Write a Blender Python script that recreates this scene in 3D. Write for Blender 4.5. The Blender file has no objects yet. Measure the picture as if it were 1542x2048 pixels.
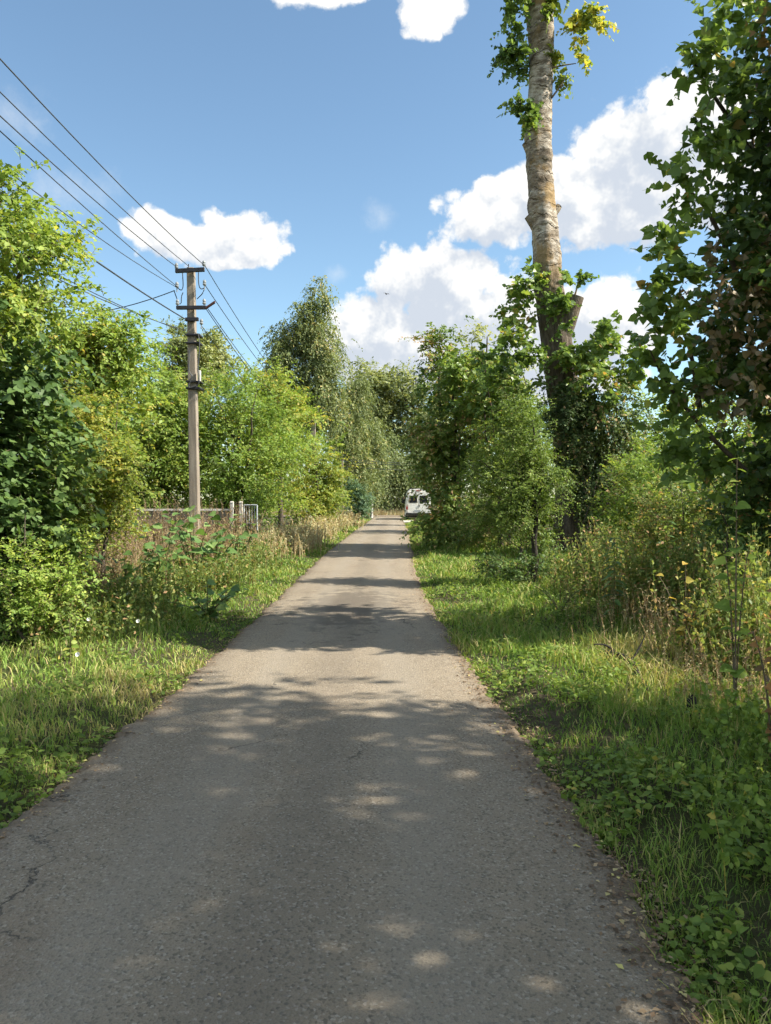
import bpy, math
import numpy as np
from mathutils import Matrix, Vector

R = math.radians
scene = bpy.context.scene
col = scene.collection

# ------------------------------------------------------------------ camera
F, CX, CY, EYE = 1500.0, 771.0, 1024.0, 1.6
PITCH = -math.atan(24.0 / F)
cd = bpy.data.cameras.new('camera')
cd.sensor_fit = 'VERTICAL'; cd.sensor_height = 36.0; cd.lens = F / 2048.0 * 36.0
cd.clip_start = 0.05; cd.clip_end = 3000
cam = bpy.data.objects.new('camera', cd); col.objects.link(cam)
cam.location = (0, 0, EYE); cam.rotation_euler = (R(90) + PITCH, 0, 0)
scene.camera = cam

def at(px, py, d):
    """world point seen at photo pixel (px,py) standing d metres down the lane"""
    a, b = (px - CX) / F, (CY - py) / F
    c, s = math.cos(PITCH), math.sin(PITCH)
    y = c - s * b; z = s + c * b; k = d / y
    return np.array([a * k, d, EYE + z * k])

# ------------------------------------------------------------------ light
SUN_EL, SUN_AZ = 41.0, -9.0           # azimuth from +X towards +Y
el, az = R(SUN_EL), R(SUN_AZ)
SUN = np.array([math.cos(el) * math.cos(az), math.cos(el) * math.sin(az), math.sin(el)])
sl = bpy.data.lights.new('sun', 'SUN'); sl.energy = 3.35; sl.angle = R(0.6); sl.color = (1.0, 0.94, 0.82)
so = bpy.data.objects.new('sun', sl); col.objects.link(so)
so.rotation_euler = Vector(-SUN).to_track_quat('-Z', 'Y').to_euler()
scene.view_settings.view_transform = 'Standard'
scene.view_settings.look = 'None'
scene.view_settings.exposure = 1.75
scene.view_settings.gamma = 1.0
scene.view_settings.use_curve_mapping = False
scene.cycles.max_bounces = 5; scene.cycles.diffuse_bounces = 3; scene.cycles.glossy_bounces = 2
scene.cycles.transmission_bounces = 3; scene.cycles.transparent_max_bounces = 4
scene.cycles.use_denoising = True
scene.cycles.use_adaptive_sampling = True
scene.cycles.adaptive_threshold = 0.03

# ------------------------------------------------------------------ sky
world = bpy.data.worlds.new('World'); scene.world = world; world.use_nodes = True

class NT:
    def __init__(s, tree): s.t = tree; tree.nodes.clear()
    def n(s, typ, **kw):
        nd = s.t.nodes.new(typ)
        for k, v in kw.items():
            if k.startswith('i_'):
                nd.inputs[k[2:].replace('_', ' ')].default_value = v
            else: setattr(nd, k, v)
        return nd
    def link(s, a, b): s.t.links.new(a, b)
    def sock(s, v, inp):
        if isinstance(v, bpy.types.NodeSocket): s.link(v, inp)
        else: inp.default_value = v
    def math(s, op, a, b=0.0, c=0.0, clamp=False):
        nd = s.n('ShaderNodeMath', operation=op, use_clamp=clamp)
        s.sock(a, nd.inputs[0]); s.sock(b, nd.inputs[1]); s.sock(c, nd.inputs[2])
        return nd.outputs[0]
    def vmath(s, op, a, b=(0, 0, 0), out=0):
        nd = s.n('ShaderNodeVectorMath', operation=op)
        s.sock(a, nd.inputs[0]); s.sock(b, nd.inputs[1])
        return nd.outputs[out]
    def smooth(s, v, a, b, lo=0.0, hi=1.0):
        nd = s.n('ShaderNodeMapRange', interpolation_type='SMOOTHSTEP')
        s.sock(v, nd.inputs[0]); nd.inputs[1].default_value = a; nd.inputs[2].default_value = b
        nd.inputs[3].default_value = lo; nd.inputs[4].default_value = hi
        return nd.outputs[0]
    def noise(s, vec, scale, detail=4, rough=0.55, dist=0.0, out='Fac', lac=2.0):
        nd = s.n('ShaderNodeTexNoise'); nd.inputs['Scale'].default_value = scale
        nd.inputs['Detail'].default_value = detail; nd.inputs['Roughness'].default_value = rough
        nd.inputs['Distortion'].default_value = dist; nd.inputs['Lacunarity'].default_value = lac
        if vec is not None: s.link(vec, nd.inputs['Vector'])
        return nd.outputs[out]
    def ramp(s, v, stops, interp='LINEAR'):
        nd = s.n('ShaderNodeValToRGB'); e = nd.color_ramp.elements
        nd.color_ramp.interpolation = interp
        while len(e) < len(stops): e.new(0.5)
        for el_, (p, c) in zip(e, stops):
            el_.position = p; el_.color = (c[0], c[1], c[2], 1)
        s.sock(v, nd.inputs[0]); return nd.outputs[0]
    def mix(s, f, a, b, mode='MIX'):
        nd = s.n('ShaderNodeMix', data_type='RGBA', blend_type=mode)
        s.sock(f, nd.inputs[0])
        for v, i in ((a, 6), (b, 7)):
            if isinstance(v, tuple) and len(v) == 3: v = v + (1.0,)
            s.sock(v, nd.inputs[i])
        return nd.outputs[2]

def build_sky():
    t = NT(world.node_tree)
    out = t.n('ShaderNodeOutputWorld'); bg = t.n('ShaderNodeBackground')
    t.link(bg.outputs[0], out.inputs[0])
    sky = t.n('ShaderNodeTexSky', sky_type='NISHITA')
    sky.sun_disc = False; sky.sun_elevation = el
    sky.sun_rotation = R(90) - az            # Blender measures from +Y clockwise
    sky.altitude = 100; sky.air_density = 1.0; sky.dust_density = 0.4; sky.ozone_density = 0.45
    co = t.n('ShaderNodeTexCoord').outputs['Generated']
    d = t.vmath('NORMALIZE', co)
    # cumulus: heaps placed as directions on the sky dome, broken up by noise
    heaps = [  # (px, py, rx, ry)
        (330, 470, 80, 40), (485, 460, 75, 42), (410, 488, 140, 38),
        (1375, 250, 100, 92), (1255, 280, 95, 66), (1330, 340, 140, 96), (1010, 425, 120, 58), (1130, 410, 130, 66),
        (1270, 415, 160, 76), (1450, 370, 100, 90),
        (890, 580, 125, 95), (800, 570, 66, 70), (905, 540, 66, 58), (750, 670, 110, 85), (980, 640, 170, 90),
        (830, 710, 190, 85), (1190, 650, 140, 76), (1080, 720, 200, 80), (650, -30, 110, 30), (870, -30, 62, 56),
    ]
    wisps = [(755, 430, 44, 34), (672, 541, 40, 26), (110, 370, 130, 75), (30, 240, 100, 60)]
    warp = t.noise(d, 9.0, 3, 0.55, out='Color')
    wv = t.vmath('SCALE', t.vmath('SUBTRACT', warp, (0.5, 0.5, 0.5)))
    wv.node.inputs['Scale'].default_value = 0.05
    dw = t.vmath('ADD', d, wv)
    def field(dirs, hs):
        best = None
        for (px, py, rx, ry) in hs:
            p = at(px, py, 1.0) - np.array([0, 0, EYE]); p = p / np.linalg.norm(p)
            sx, sz = F / rx, F / ry
            md = t.n('ShaderNodeVectorMath', operation='MULTIPLY_ADD')
            t.link(dirs, md.inputs[0]); md.inputs[1].default_value = (sx, .5 * sx, sz); md.inputs[2].default_value = (-p[0] * sx, -p[1] * .5 * sx, -p[2] * sz)
            v = t.vmath('LENGTH', md.outputs[0], out=1)
            best = v if best is None else t.math('MINIMUM', best, v)
        return t.math('SUBTRACT', 1.0, best)
    base = field(dw, heaps)
    fine = t.noise(d, 15.0, 8, 0.66, lac=2.1)
    # heaps of the same kind over the rest of the dome
    gen = t.noise(t.vmath('MULTIPLY', d, (1, 1, 2.2)), 3.1, 3, 0.55)
    sep = t.n('ShaderNodeSeparateXYZ'); t.link(d, sep.inputs[0])
    away = t.smooth(sep.outputs[1], 0.62, 0.45)
    genv = t.math('MULTIPLY', t.math('SUBTRACT', gen, 0.50), 5.0)
    genv = t.math('SUBTRACT', genv, t.math('MULTIPLY', t.math('SUBTRACT', 1.0, away), 4.0))
    base = t.math('MAXIMUM', base, genv)
    # cauliflower billows: rounded cells at two sizes
    def cells(vec, sc):
        v = t.n('ShaderNodeTexVoronoi', feature='F1'); v.inputs['Scale'].default_value = sc
        t.link(vec, v.inputs['Vector']); return v.outputs['Distance']
    dj = t.vmath('ADD', d, t.vmath('SCALE', t.vmath('SUBTRACT', t.noise(d, 40.0, 3, .6, out='Color'), (.5, .5, .5))))
    dj.node.inputs[1].links[0].from_node.inputs['Scale'].default_value = .02
    bil = t.math('ADD', t.math('MULTIPLY', cells(dj, 24.0), .62), t.math('MULTIPLY', cells(dj, 58.0), .38))
    dens = t.math('ADD', t.math('ADD', base, t.math('MULTIPLY', t.math('SUBTRACT', fine, 0.5), 0.95)), t.math('MULTIPLY', t.math('SUBTRACT', .50, bil), .75))
    alpha = t.smooth(dens, -0.05, 0.20)
    wd = t.math('ADD', field(dw, wisps), t.math('MULTIPLY', t.math('SUBTRACT', fine, 0.5), 2.2))
    alpha = t.math('MAXIMUM', alpha, t.smooth(wd, 0.15, 1.2, 0, 0.28))
    # self shading: relief towards the sun, undersides greyer than the tops
    above = field(t.vmath('ADD', dw, (0.018, 0.0, 0.034)), heaps[:2] + heaps[3:18])
    n2 = t.noise(t.vmath('ADD', d, (0.009, 0, 0.015)), 15.0, 4, 0.62, lac=2.1)
    n1 = t.noise(d, 15.0, 4, 0.62, lac=2.1)
    rel = t.math('ADD', t.math('ADD', t.math('MULTIPLY', t.math('SUBTRACT', n1, n2), 2.6), t.math('MULTIPLY', above, -0.9)), t.math('MULTIPLY', t.math('SUBTRACT', .40, bil), .7))
    shade = t.smooth(rel, -0.80, 0.10)
    ccol = t.mix(shade, (3.2, 3.5, 3.95), (5.3, 5.25, 5.1))
    fin = t.mix(alpha, t.mix(1.0, sky.outputs[0], (0.93, 1.04, 1.02), 'MULTIPLY'), ccol)
    t.link(fin, bg.inputs[0]); bg.inputs[1].default_value = 0.063
    world.cycles.sampling_method = 'MANUAL'; world.cycles.sample_map_resolution = 256
build_sky()

# ------------------------------------------------------------------ materials
def new_mat(name):
    m = bpy.data.materials.new(name); m.use_nodes = True
    t = NT(m.node_tree)
    out = t.n('ShaderNodeOutputMaterial'); b = t.n('ShaderNodeBsdfPrincipled')
    t.link(b.outputs[0], out.inputs[0])
    return m, t, b, out

def leaf_mat(name, stops, trans=0.35, rough=0.5, spec=0.25, tint=(1.2, 1.15, 0.6), gain=2.15):
    m, t, b, out = new_mat(name)
    a = t.n('ShaderNodeAttribute', attribute_name='tint')
    stops = [(p, tuple(min(.6, (v * .92 + .08 * (cc[0] + cc[1]) / 2) * gain * k) for v, k in zip(cc, (1.0, 1.0, 1.0)))) for p, cc in stops]
    c = t.ramp(a.outputs['Fac'], stops)
    t.link(c, b.inputs['Base Color'])
    b.inputs['Roughness'].default_value = rough
    b.inputs['Specular IOR Level'].default_value = spec
    tr = t.n('ShaderNodeBsdfTranslucent')
    t.link(t.mix(1.0, c, tint, 'MULTIPLY'), tr.inputs[0])
    mx = t.n('ShaderNodeMixShader'); mx.inputs[0].default_value = trans + .08
    t.link(b.outputs[0], mx.inputs[1]); t.link(tr.outputs[0], mx.inputs[2])
    t.link(mx.outputs[0], out.inputs[0])
    return m

def plain_mat(name, c, rough=0.6, metal=0.0, var=0.25, scale=6.0, bump=0.0, bscale=30, c2=None, spec=0.4):
    m, t, b, out = new_mat(name)
    co = t.n('ShaderNodeTexCoord').outputs['Object']
    nz = t.noise(co, scale, 6, 0.6)
    lo = tuple(x * (1 - var) for x in c) if c2 is None else c2
    t.link(t.ramp(nz, [(0.3, lo), (0.68, tuple(min(1, x * (1 + var * 0.4)) for x in c))]), b.inputs['Base Color'])
    b.inputs['Roughness'].default_value = rough; b.inputs['Metallic'].default_value = metal
    b.inputs['Specular IOR Level'].default_value = spec
    if bump:
        bp = t.n('ShaderNodeBump'); bp.inputs['Strength'].default_value = bump; bp.inputs['Distance'].default_value = 0.02
        t.link(t.noise(co, bscale, 6, 0.6), bp.inputs['Height']); t.link(bp.outputs[0], b.inputs['Normal'])
    return m

def asphalt_mat():
    m, t, b, out = new_mat('asphalt')
    co = t.n('ShaderNodeTexCoord').outputs['Object']
    big = t.noise(t.vmath('MULTIPLY', co, (1, 0.35, 1)), 0.9, 5, 0.6)
    mid = t.noise(co, 5.0, 6, 0.6)
    c = t.ramp(t.math('ADD', t.math('MULTIPLY', big, 0.65), t.math('MULTIPLY', mid, 0.35)),
               [(0.32, (0.21, 0.168, 0.118)), (0.5, (0.258, 0.209, 0.148)), (0.7, (0.305, 0.25, 0.18))])
    # aggregate: small stones, some pale, some dark
    vo = t.n('ShaderNodeTexVoronoi'); vo.inputs['Scale'].default_value = 95; t.link(co, vo.inputs['Vector'])
    st = t.n('ShaderNodeSeparateColor'); t.link(vo.outputs['Color'], st.inputs[0])
    c = t.mix(t.smooth(st.outputs[0], 0.80, 0.97, 0, 0.55), c, (0.44, 0.39, 0.32))
    c = t.mix(t.smooth(st.outputs[1], 0.70, 0.98, 0, 0.62), c, (0.07, 0.06, 0.047))
    vf = t.n('ShaderNodeTexVoronoi'); vf.inputs['Scale'].default_value = 300; t.link(co, vf.inputs['Vector'])
    sf = t.n('ShaderNodeSeparateColor'); t.link(vf.outputs['Color'], sf.inputs[0])
    c = t.mix(t.smooth(sf.outputs[0], 0.6, 1.0, 0, 0.4), c, (0.09, 0.077, 0.06))
    # brown soil washed over it in places
    soil = t.smooth(t.noise(t.vmath('MULTIPLY', co, (1, 0.4, 1)), 1.7, 6, 0.65), 0.52, 0.72, 0, 0.5)
    c = t.mix(soil, c, (0.20, 0.145, 0.096))
    # worn dark patches (bitumen showing)
    sx = t.n('ShaderNodeSeparateXYZ'); t.link(co, sx.inputs[0])
    w1 = t.vmath('LENGTH', t.vmath('MULTIPLY', t.vmath('SUBTRACT', co, (-0.55, 11.2, 0)), (1.1, 0.45, 0)), out=1)
    nz2 = t.noise(co, 4.0, 7, 0.7)
    patch = t.smooth(t.math('ADD', w1, t.math('MULTIPLY', t.math('SUBTRACT', nz2, 0.5), 3.4)), 1.05, 0.6, 0, 0.7)
    c = t.mix(patch, c, (0.08, 0.066, 0.052))
    # wheel tracks worn smooth and pale, grit and soil washed in from the edges
    u = t.n('ShaderNodeAttribute', attribute_name='tint').outputs['Fac']
    uw = t.math('ADD', u, t.math('MULTIPLY', t.math('SUBTRACT', t.noise(t.vmath('MULTIPLY', co, (1, .25, 1)), 1.4, 4), .5), .22))
    tr = t.math('MAXIMUM', t.smooth(t.math('ABSOLUTE', t.math('SUBTRACT', uw, .30)), .11, .02), t.smooth(t.math('ABSOLUTE', t.math('SUBTRACT', uw, .72)), .11, .02))
    c = t.mix(t.math('MULTIPLY', tr, .35), c, (0.27, 0.235, 0.185))
    mid_ = t.smooth(t.math('ABSOLUTE', t.math('SUBTRACT', uw, .5)), .10, .02)
    c = t.mix(t.math('MULTIPLY', mid_, .22), c, (0.12, 0.10, 0.078))
    ed = t.math('ABSOLUTE', t.math('SUBTRACT', u, .5))
    edn = t.math('ADD', ed, t.math('MULTIPLY', t.math('SUBTRACT', t.noise(co, 7.0, 7, .7), .5), .16))
    c = t.mix(t.smooth(edn, .43, .50, 0, .85), c, t.mix(t.noise(co, 60, 4), (0.10, 0.072, 0.045), (0.24, 0.18, 0.12)))
    # cracks
    v2 = t.n('ShaderNodeTexVoronoi', feature='DISTANCE_TO_EDGE'); v2.inputs['Scale'].default_value = 0.55
    wc = t.vmath('ADD', co, t.vmath('SCALE', t.noise(co, 3.0, 6, 0.65, out='Color')))
    wc.node.inputs[1].links[0].from_node.inputs['Scale'].default_value = 0.5
    t.link(wc, v2.inputs['Vector'])
    crack = t.smooth(v2.outputs['Distance'], 0.006, 0.001)
    crack = t.math('MULTIPLY', crack, t.smooth(t.noise(co, 0.8, 3), 0.51, 0.62))
    c = t.mix(t.math('MULTIPLY', crack, 0.8), c, (0.035, 0.03, 0.026))
    t.link(c, b.inputs['Base Color'])
    b.inputs['Roughness'].default_value = 0.82; b.inputs['Specular IOR Level'].default_value = 0.35
    bp = t.n('ShaderNodeBump'); bp.inputs['Strength'].default_value = 0.7; bp.inputs['Distance'].default_value = 0.006
    h = t.math('SUBTRACT', t.math('ADD', vo.outputs['Distance'], t.math('MULTIPLY', t.noise(co, 160, 3), 0.8)), t.math('MULTIPLY', crack, 1.5))
    t.link(h, bp.inputs['Height']); t.link(bp.outputs[0], b.inputs['Normal'])
    return m

def soil_mat():
    m, t, b, out = new_mat('soil')
    co = t.n('ShaderNodeTexCoord').outputs['Object']
    n1 = t.noise(co, 1.2, 6, 0.6); n2 = t.noise(co, 22, 6, 0.7)
    c = t.ramp(n2, [(0.3, (0.045, 0.036, 0.022)), (0.55, (0.10, 0.082, 0.05)), (0.75, (0.17, 0.14, 0.085))])
    c = t.mix(t.smooth(n1, 0.4, 0.6, 0, 0.7), c, (0.062, 0.085, 0.024))
    t.link(c, b.inputs['Base Color']); b.inputs['Roughness'].default_value = 0.95
    b.inputs['Specular IOR Level'].default_value = 0.1
    bp = t.n('ShaderNodeBump'); bp.inputs['Strength'].default_value = 1.0; bp.inputs['Distance'].default_value = 0.04
    t.link(n2, bp.inputs['Height']); t.link(bp.outputs[0], b.inputs['Normal'])
    return m

def poplar_bark():
    m, t, b, out = new_mat('poplar_bark')
    co = t.n('ShaderNodeTexCoord').outputs['Object']
    sx = t.n('ShaderNodeSeparateXYZ'); t.link(co, sx.inputs[0]); z = sx.outputs[2]
    wob = t.noise(co, 1.6, 4, 0.6)
    # smooth pale bark above with ring scars, dark furrowed bark below
    hz = t.noise(t.vmath('MULTIPLY', co, (3.2, 3.2, 7.5)), 1.0, 9, 0.72)
    pale = t.ramp(hz, [(0.33, (0.085, 0.066, 0.046)), (0.45, (0.24, 0.20, 0.15)), (0.55, (0.46, 0.41, 0.34)), (0.72, (0.66, 0.61, 0.52))])
    zone = t.noise(t.vmath('MULTIPLY', co, (.25, .25, .75)), 1.0, 4, 0.6)
    pale = t.mix(t.smooth(zone, .47, .60, 0, .75), pale, t.ramp(hz, [(0.3, (0.05, 0.037, 0.025)), (0.5, (0.17, 0.125, 0.08)), (0.7, (0.33, 0.26, 0.18))]))
    zz = t.math('ADD', t.math('MULTIPLY', z, 3.4), t.math('MULTIPLY', wob, 2.6))
    saw = t.math('FRACT', zz)
    ring = t.smooth(saw, 0.13, 0.02)
    ring = t.math('MULTIPLY', ring, t.smooth(t.noise(co, 3.6, 5, .65), 0.42, 0.58))
    pale = t.mix(t.math('MULTIPLY', ring, 0.9), pale, (0.075, 0.056, 0.038))
    # orange lichen
    lich = t.smooth(t.noise(t.vmath('MULTIPLY', co, (1, 1, 0.55)), 1.35, 7, 0.68), 0.50, 0.62, 0, 0.85)
    pale = t.mix(lich, pale, t.mix(t.noise(co, 9, 5), (0.20, 0.12, 0.045), (0.36, 0.25, 0.11)))
    fur = t.noise(t.vmath('MULTIPLY', co, (7, 7, 1.1)), 1.0, 7, 0.7)
    dark = t.ramp(fur, [(0.32, (0.035, 0.026, 0.018)), (0.5, (0.12, 0.095, 0.07)), (0.72, (0.24, 0.20, 0.155))])
    up = t.smooth(t.math('ADD', z, t.math('MULTIPLY', wob, 3.0)), 7.8, 10.8)
    t.link(t.mix(up, dark, pale), b.inputs['Base Color'])
    b.inputs['Roughness'].default_value = 0.85; b.inputs['Specular IOR Level'].default_value = 0.2
    h = t.n('ShaderNodeMix', data_type='FLOAT'); t.link(up, h.inputs[0]); t.link(fur, h.inputs[2])
    t.link(t.math('SUBTRACT', t.math('MULTIPLY', hz, 0.6), t.math('MULTIPLY', ring, 0.4)), h.inputs[3])
    bp = t.n('ShaderNodeBump'); bp.inputs['Strength'].default_value = 1.0; bp.inputs['Distance'].default_value = 0.10
    t.link(h.outputs[0], bp.inputs['Height']); t.link(bp.outputs[0], b.inputs['Normal'])
    return m

def concrete_mat():
    m, t, b, out = new_mat('pole_concrete')
    co = t.n('ShaderNodeTexCoord').outputs['Object']
    st = t.noise(t.vmath('MULTIPLY', co, (9, 9, 0.7)), 1.0, 6, 0.6); fn = t.noise(co, 40, 5, 0.7)
    c = t.ramp(st, [(0.3, (0.17, 0.138, 0.105)), (0.55, (0.27, 0.225, 0.175)), (0.75, (0.36, 0.31, 0.25))])
    c = t.mix(t.smooth(fn, 0.55, 0.75, 0, 0.5), c, (0.16, 0.13, 0.10))
    t.link(c, b.inputs['Base Color']); b.inputs['Roughness'].default_value = 0.9
    bp = t.n('ShaderNodeBump'); bp.inputs['Strength'].default_value = 0.6; bp.inputs['Distance'].default_value = 0.01
    t.link(fn, bp.inputs['Height']); t.link(bp.outputs[0], b.inputs['Normal'])
    return m

def grass_mat(name, stops, trans=0.3):
    return leaf_mat(name, stops, trans, 0.55, 0.2, (1.2, 1.15, 0.6))

M = {}
M['asphalt'] = asphalt_mat(); M['soil'] = soil_mat(); M['pbark'] = poplar_bark(); M['concrete'] = concrete_mat()
M['bark'] = plain_mat('dark_bark', (0.085, 0.066, 0.048), 0.9, 0, 0.6, 9, 1.0, 24)
M['dark_bark2'] = plain_mat('dark_sapling_bark', (0.04, 0.032, 0.025), 0.9, 0, 0.5, 9, 0.8, 24)
M['birch_bark'] = plain_mat('birch_bark', (0.55, 0.53, 0.48), 0.8, 0, 0.8, 3, 0.6, 12)
M['twig'] = plain_mat('twig', (0.15, 0.115, 0.07), 0.85, 0, 0.4, 8)
M['green_stem'] = plain_mat('green_stem', (0.13, 0.13, 0.045), 0.7, 0, 0.4, 8)
M['gravel'] = plain_mat('gravel', (0.50, 0.46, 0.38), 0.95, 0, 0.5, 9, 1.0, 50)
M['steel'] = plain_mat('dark_steel', (0.03, 0.03, 0.036), 0.6, 0.2, 0.4, 10)
M['rust_steel'] = plain_mat('rusty_steel', (0.10, 0.04, 0.035), 0.75, 0.1, 0.5, 12)
M['glass_ins'] = plain_mat('porcelain_insulator', (0.26, 0.28, 0.29), 0.25, 0, 0.2, 10)
M['wire'] = plain_mat('wire', (0.07, 0.075, 0.08), 0.55, 0.4, 0.2, 3)
M['white_paint'] = plain_mat('white_paint', (0.66, 0.62, 0.54), 0.7, 0, 0.45, 7)
M['grey_paint'] = plain_mat('grey_paint', (0.40, 0.43, 0.44), 0.5, 0, 0.25, 5)
M['plank'] = plain_mat('weathered_plank', (0.46, 0.39, 0.31), 0.9, 0, 0.5, 7, 0.5, 30)
M['rust_roof'] = plain_mat('rusty_roof', (0.36, 0.15, 0.035), 0.8, 0, 0.45, 3, 0.3, 20)
M['shed_wall'] = plain_mat('shed_board', (0.32, 0.26, 0.20), 0.9, 0, 0.4, 5)
M['van_white'] = plain_mat('van_paint', (0.78, 0.76, 0.70), 0.35, 0, 0.12, 2, spec=0.5)
M['van_glass'] = plain_mat('van_glass', (0.018, 0.02, 0.026), 0.08, 0, 0.1, 2, spec=0.6)
M['black_plastic'] = plain_mat('black_plastic', (0.022, 0.021, 0.02), 0.6, 0, 0.2, 5)
M['tyre'] = plain_mat('tyre_rubber', (0.02, 0.02, 0.02), 0.9, 0, 0.3, 9)
M['rim'] = plain_mat('steel_rim', (0.35, 0.35, 0.34), 0.4, 0.7, 0.3, 9)
M['tail_red'] = plain_mat('tail_lamp_red', (0.34, 0.02, 0.018), 0.25, 0, 0.2, 9)
M['burnt'] = plain_mat('charred_wood', (0.025, 0.02, 0.017), 0.9, 0, 0.5, 14, 0.8, 40)
M['cut_wood'] = plain_mat('cut_wood', (0.30, 0.20, 0.11), 0.85, 0, 0.5, 14, 0.4, 40)
M['feather'] = plain_mat('dark_feather', (0.02, 0.02, 0.022), 0.7)

G_ = lambda *s: list(s)
M['ash'] = leaf_mat('ash_leaf', [(0, (0.05, 0.085, 0.015)), (0.5, (0.105, 0.155, 0.024)), (0.85, (0.17, 0.21, 0.035)), (1, (0.27, 0.25, 0.045))], 0.4)
M['hop'] = leaf_mat('hop_leaf', [(0, (0.025, 0.05, 0.014)), (0.6, (0.05, 0.088, 0.022)), (1, (0.085, 0.125, 0.03))], 0.28)
M['gold'] = leaf_mat('golden_leaf', [(0, (0.085, 0.125, 0.02)), (0.4, (0.165, 0.18, 0.028)), (0.8, (0.27, 0.21, 0.028)), (1, (0.32, 0.18, 0.028))], 0.4)
M['lime'] = leaf_mat('lime_leaf', [(0, (0.07, 0.12, 0.02)), (0.6, (0.15, 0.21, 0.032)), (1, (0.24, 0.27, 0.05))], 0.42)
M['shrub'] = leaf_mat('shrub_leaf', [(0, (0.05, 0.085, 0.013)), (0.5, (0.10, 0.15, 0.022)), (0.9, (0.155, 0.185, 0.03)), (1, (0.23, 0.19, 0.035))], 0.36)
M['ygreen'] = leaf_mat('yellowgreen_leaf', [(0, (0.062, 0.11, 0.018)), (0.5, (0.118, 0.172, 0.028)), (0.88, (0.175, 0.21, 0.036)), (1, (0.26, 0.20, 0.035))], 0.38)
M['olive'] = leaf_mat('olive_leaf', [(0, (0.055, 0.07, 0.026)), (0.6, (0.10, 0.12, 0.045)), (1, (0.16, 0.165, 0.06))], 0.3, gain=2.6)
M['birch'] = leaf_mat('birch_leaf', [(0, (0.045, 0.062, 0.022)), (0.6, (0.085, 0.105, 0.038)), (0.92, (0.135, 0.145, 0.055)), (1, (0.19, 0.155, 0.06))], 0.3, gain=2.6)
M['bluegreen'] = leaf_mat('bluegreen_leaf', [(0, (0.035, 0.065, 0.035)), (0.6, (0.06, 0.105, 0.055)), (1, (0.095, 0.14, 0.065))], 0.25)
M['poplar'] = leaf_mat('poplar_leaf', [(0, (0.035, 0.065, 0.016)), (0.55, (0.07, 0.115, 0.024)), (0.85, (0.115, 0.165, 0.03)), (0.95, (0.20, 0.20, 0.035)), (1, (0.20, 0.12, 0.03))], 0.36, 0.4, 0.35)
M['popyellow'] = leaf_mat('poplar_yellow_leaf', [(0, (0.075, 0.115, 0.02)), (0.5, (0.16, 0.185, 0.025)), (1, (0.30, 0.22, 0.025))], 0.4)
M['shadeleaf'] = leaf_mat('shade_poplar_leaf', [(0, (0.022, 0.042, 0.012)), (0.5, (0.045, 0.075, 0.018)), (0.85, (0.075, 0.115, 0.024)), (0.93, (0.12, 0.09, 0.035)), (1, (0.16, 0.095, 0.04))], 0.32, 0.45, 0.3)  # darker copy of the poplar leaf, the crown's shaded side put into the colour
M['ivy'] = leaf_mat('vine_leaf', [(0, (0.024, 0.042, 0.014)), (0.6, (0.052, 0.08, 0.022)), (0.85, (0.10, 0.115, 0.035)), (1, (0.20, 0.13, 0.06))], 0.25)
M['mixbrown'] = leaf_mat('browning_leaf', [(0, (0.04, 0.072, 0.016)), (0.5, (0.09, 0.135, 0.025)), (0.78, (0.14, 0.165, 0.035)), (0.9, (0.19, 0.16, 0.06)), (1, (0.24, 0.15, 0.075))], 0.3)
M['fine'] = leaf_mat('fine_leaf', [(0, (0.045, 0.075, 0.013)), (0.6, (0.085, 0.128, 0.02)), (1, (0.14, 0.18, 0.03))], 0.34)
M['brown'] = leaf_mat('brown_leaf', [(0, (0.07, 0.045, 0.018)), (0.5, (0.14, 0.075, 0.025)), (1, (0.24, 0.115, 0.035))], 0.3)
M['deadleaf'] = leaf_mat('dead_leaf', [(0, (0.06, 0.052, 0.03)), (0.5, (0.115, 0.09, 0.05)), (0.8, (0.17, 0.13, 0.08)), (1, (0.16, 0.085, 0.035))], 0.2)
M['burdock'] = leaf_mat('burdock_leaf', [(0, (0.035, 0.072, 0.018)), (0.6, (0.07, 0.125, 0.03)), (1, (0.125, 0.18, 0.05))], 0.3, 0.45, 0.35)
M['grass'] = grass_mat('grass_blade', [(0, (0.038, 0.072, 0.012)), (0.35, (0.07, 0.125, 0.018)), (0.6, (0.12, 0.175, 0.026)), (0.8, (0.175, 0.175, 0.05)), (1, (0.26, 0.205, 0.095))])
M['weed'] = leaf_mat('weed_leaf', [(0, (0.045, 0.075, 0.016)), (0.5, (0.09, 0.125, 0.028)), (0.8, (0.14, 0.16, 0.04)), (0.92, (0.22, 0.20, 0.06)), (1, (0.22, 0.13, 0.06))], 0.36)
M['rust'] = grass_mat('dock_seed', [(0, (0.09, 0.06, 0.032)), (0.5, (0.17, 0.12, 0.065)), (1, (0.28, 0.21, 0.12))], 0.15)
M['dry'] = grass_mat('dry_stalk', [(0, (0.12, 0.085, 0.045)), (0.5, (0.24, 0.165, 0.085)), (1, (0.38, 0.28, 0.15))], 0.25)
M['litter'] = leaf_mat('litter_leaf', [(0, (0.05, 0.032, 0.018)), (0.5, (0.12, 0.075, 0.04)), (0.85, (0.22, 0.16, 0.09)), (1, (0.28, 0.25, 0.07))], 0.1)
M['petal'] = plain_mat('white_petal', (0.75, 0.75, 0.68), 0.6, 0, 0.1)

# ------------------------------------------------------------------ helpers
def link_obj(name, mesh, parent=None, mat=None):
    o = bpy.data.objects.new(name, mesh); col.objects.link(o)
    if mat is not None: mesh.materials.append(mat)
    if parent is not None: o.parent = parent
    return o

def tag(o, label=None, cat=None, group=None, kind=None):
    if label: o['label'] = label
    if cat: o['category'] = cat
    if group: o['group'] = group
    if kind: o['kind'] = kind
    return o

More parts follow.
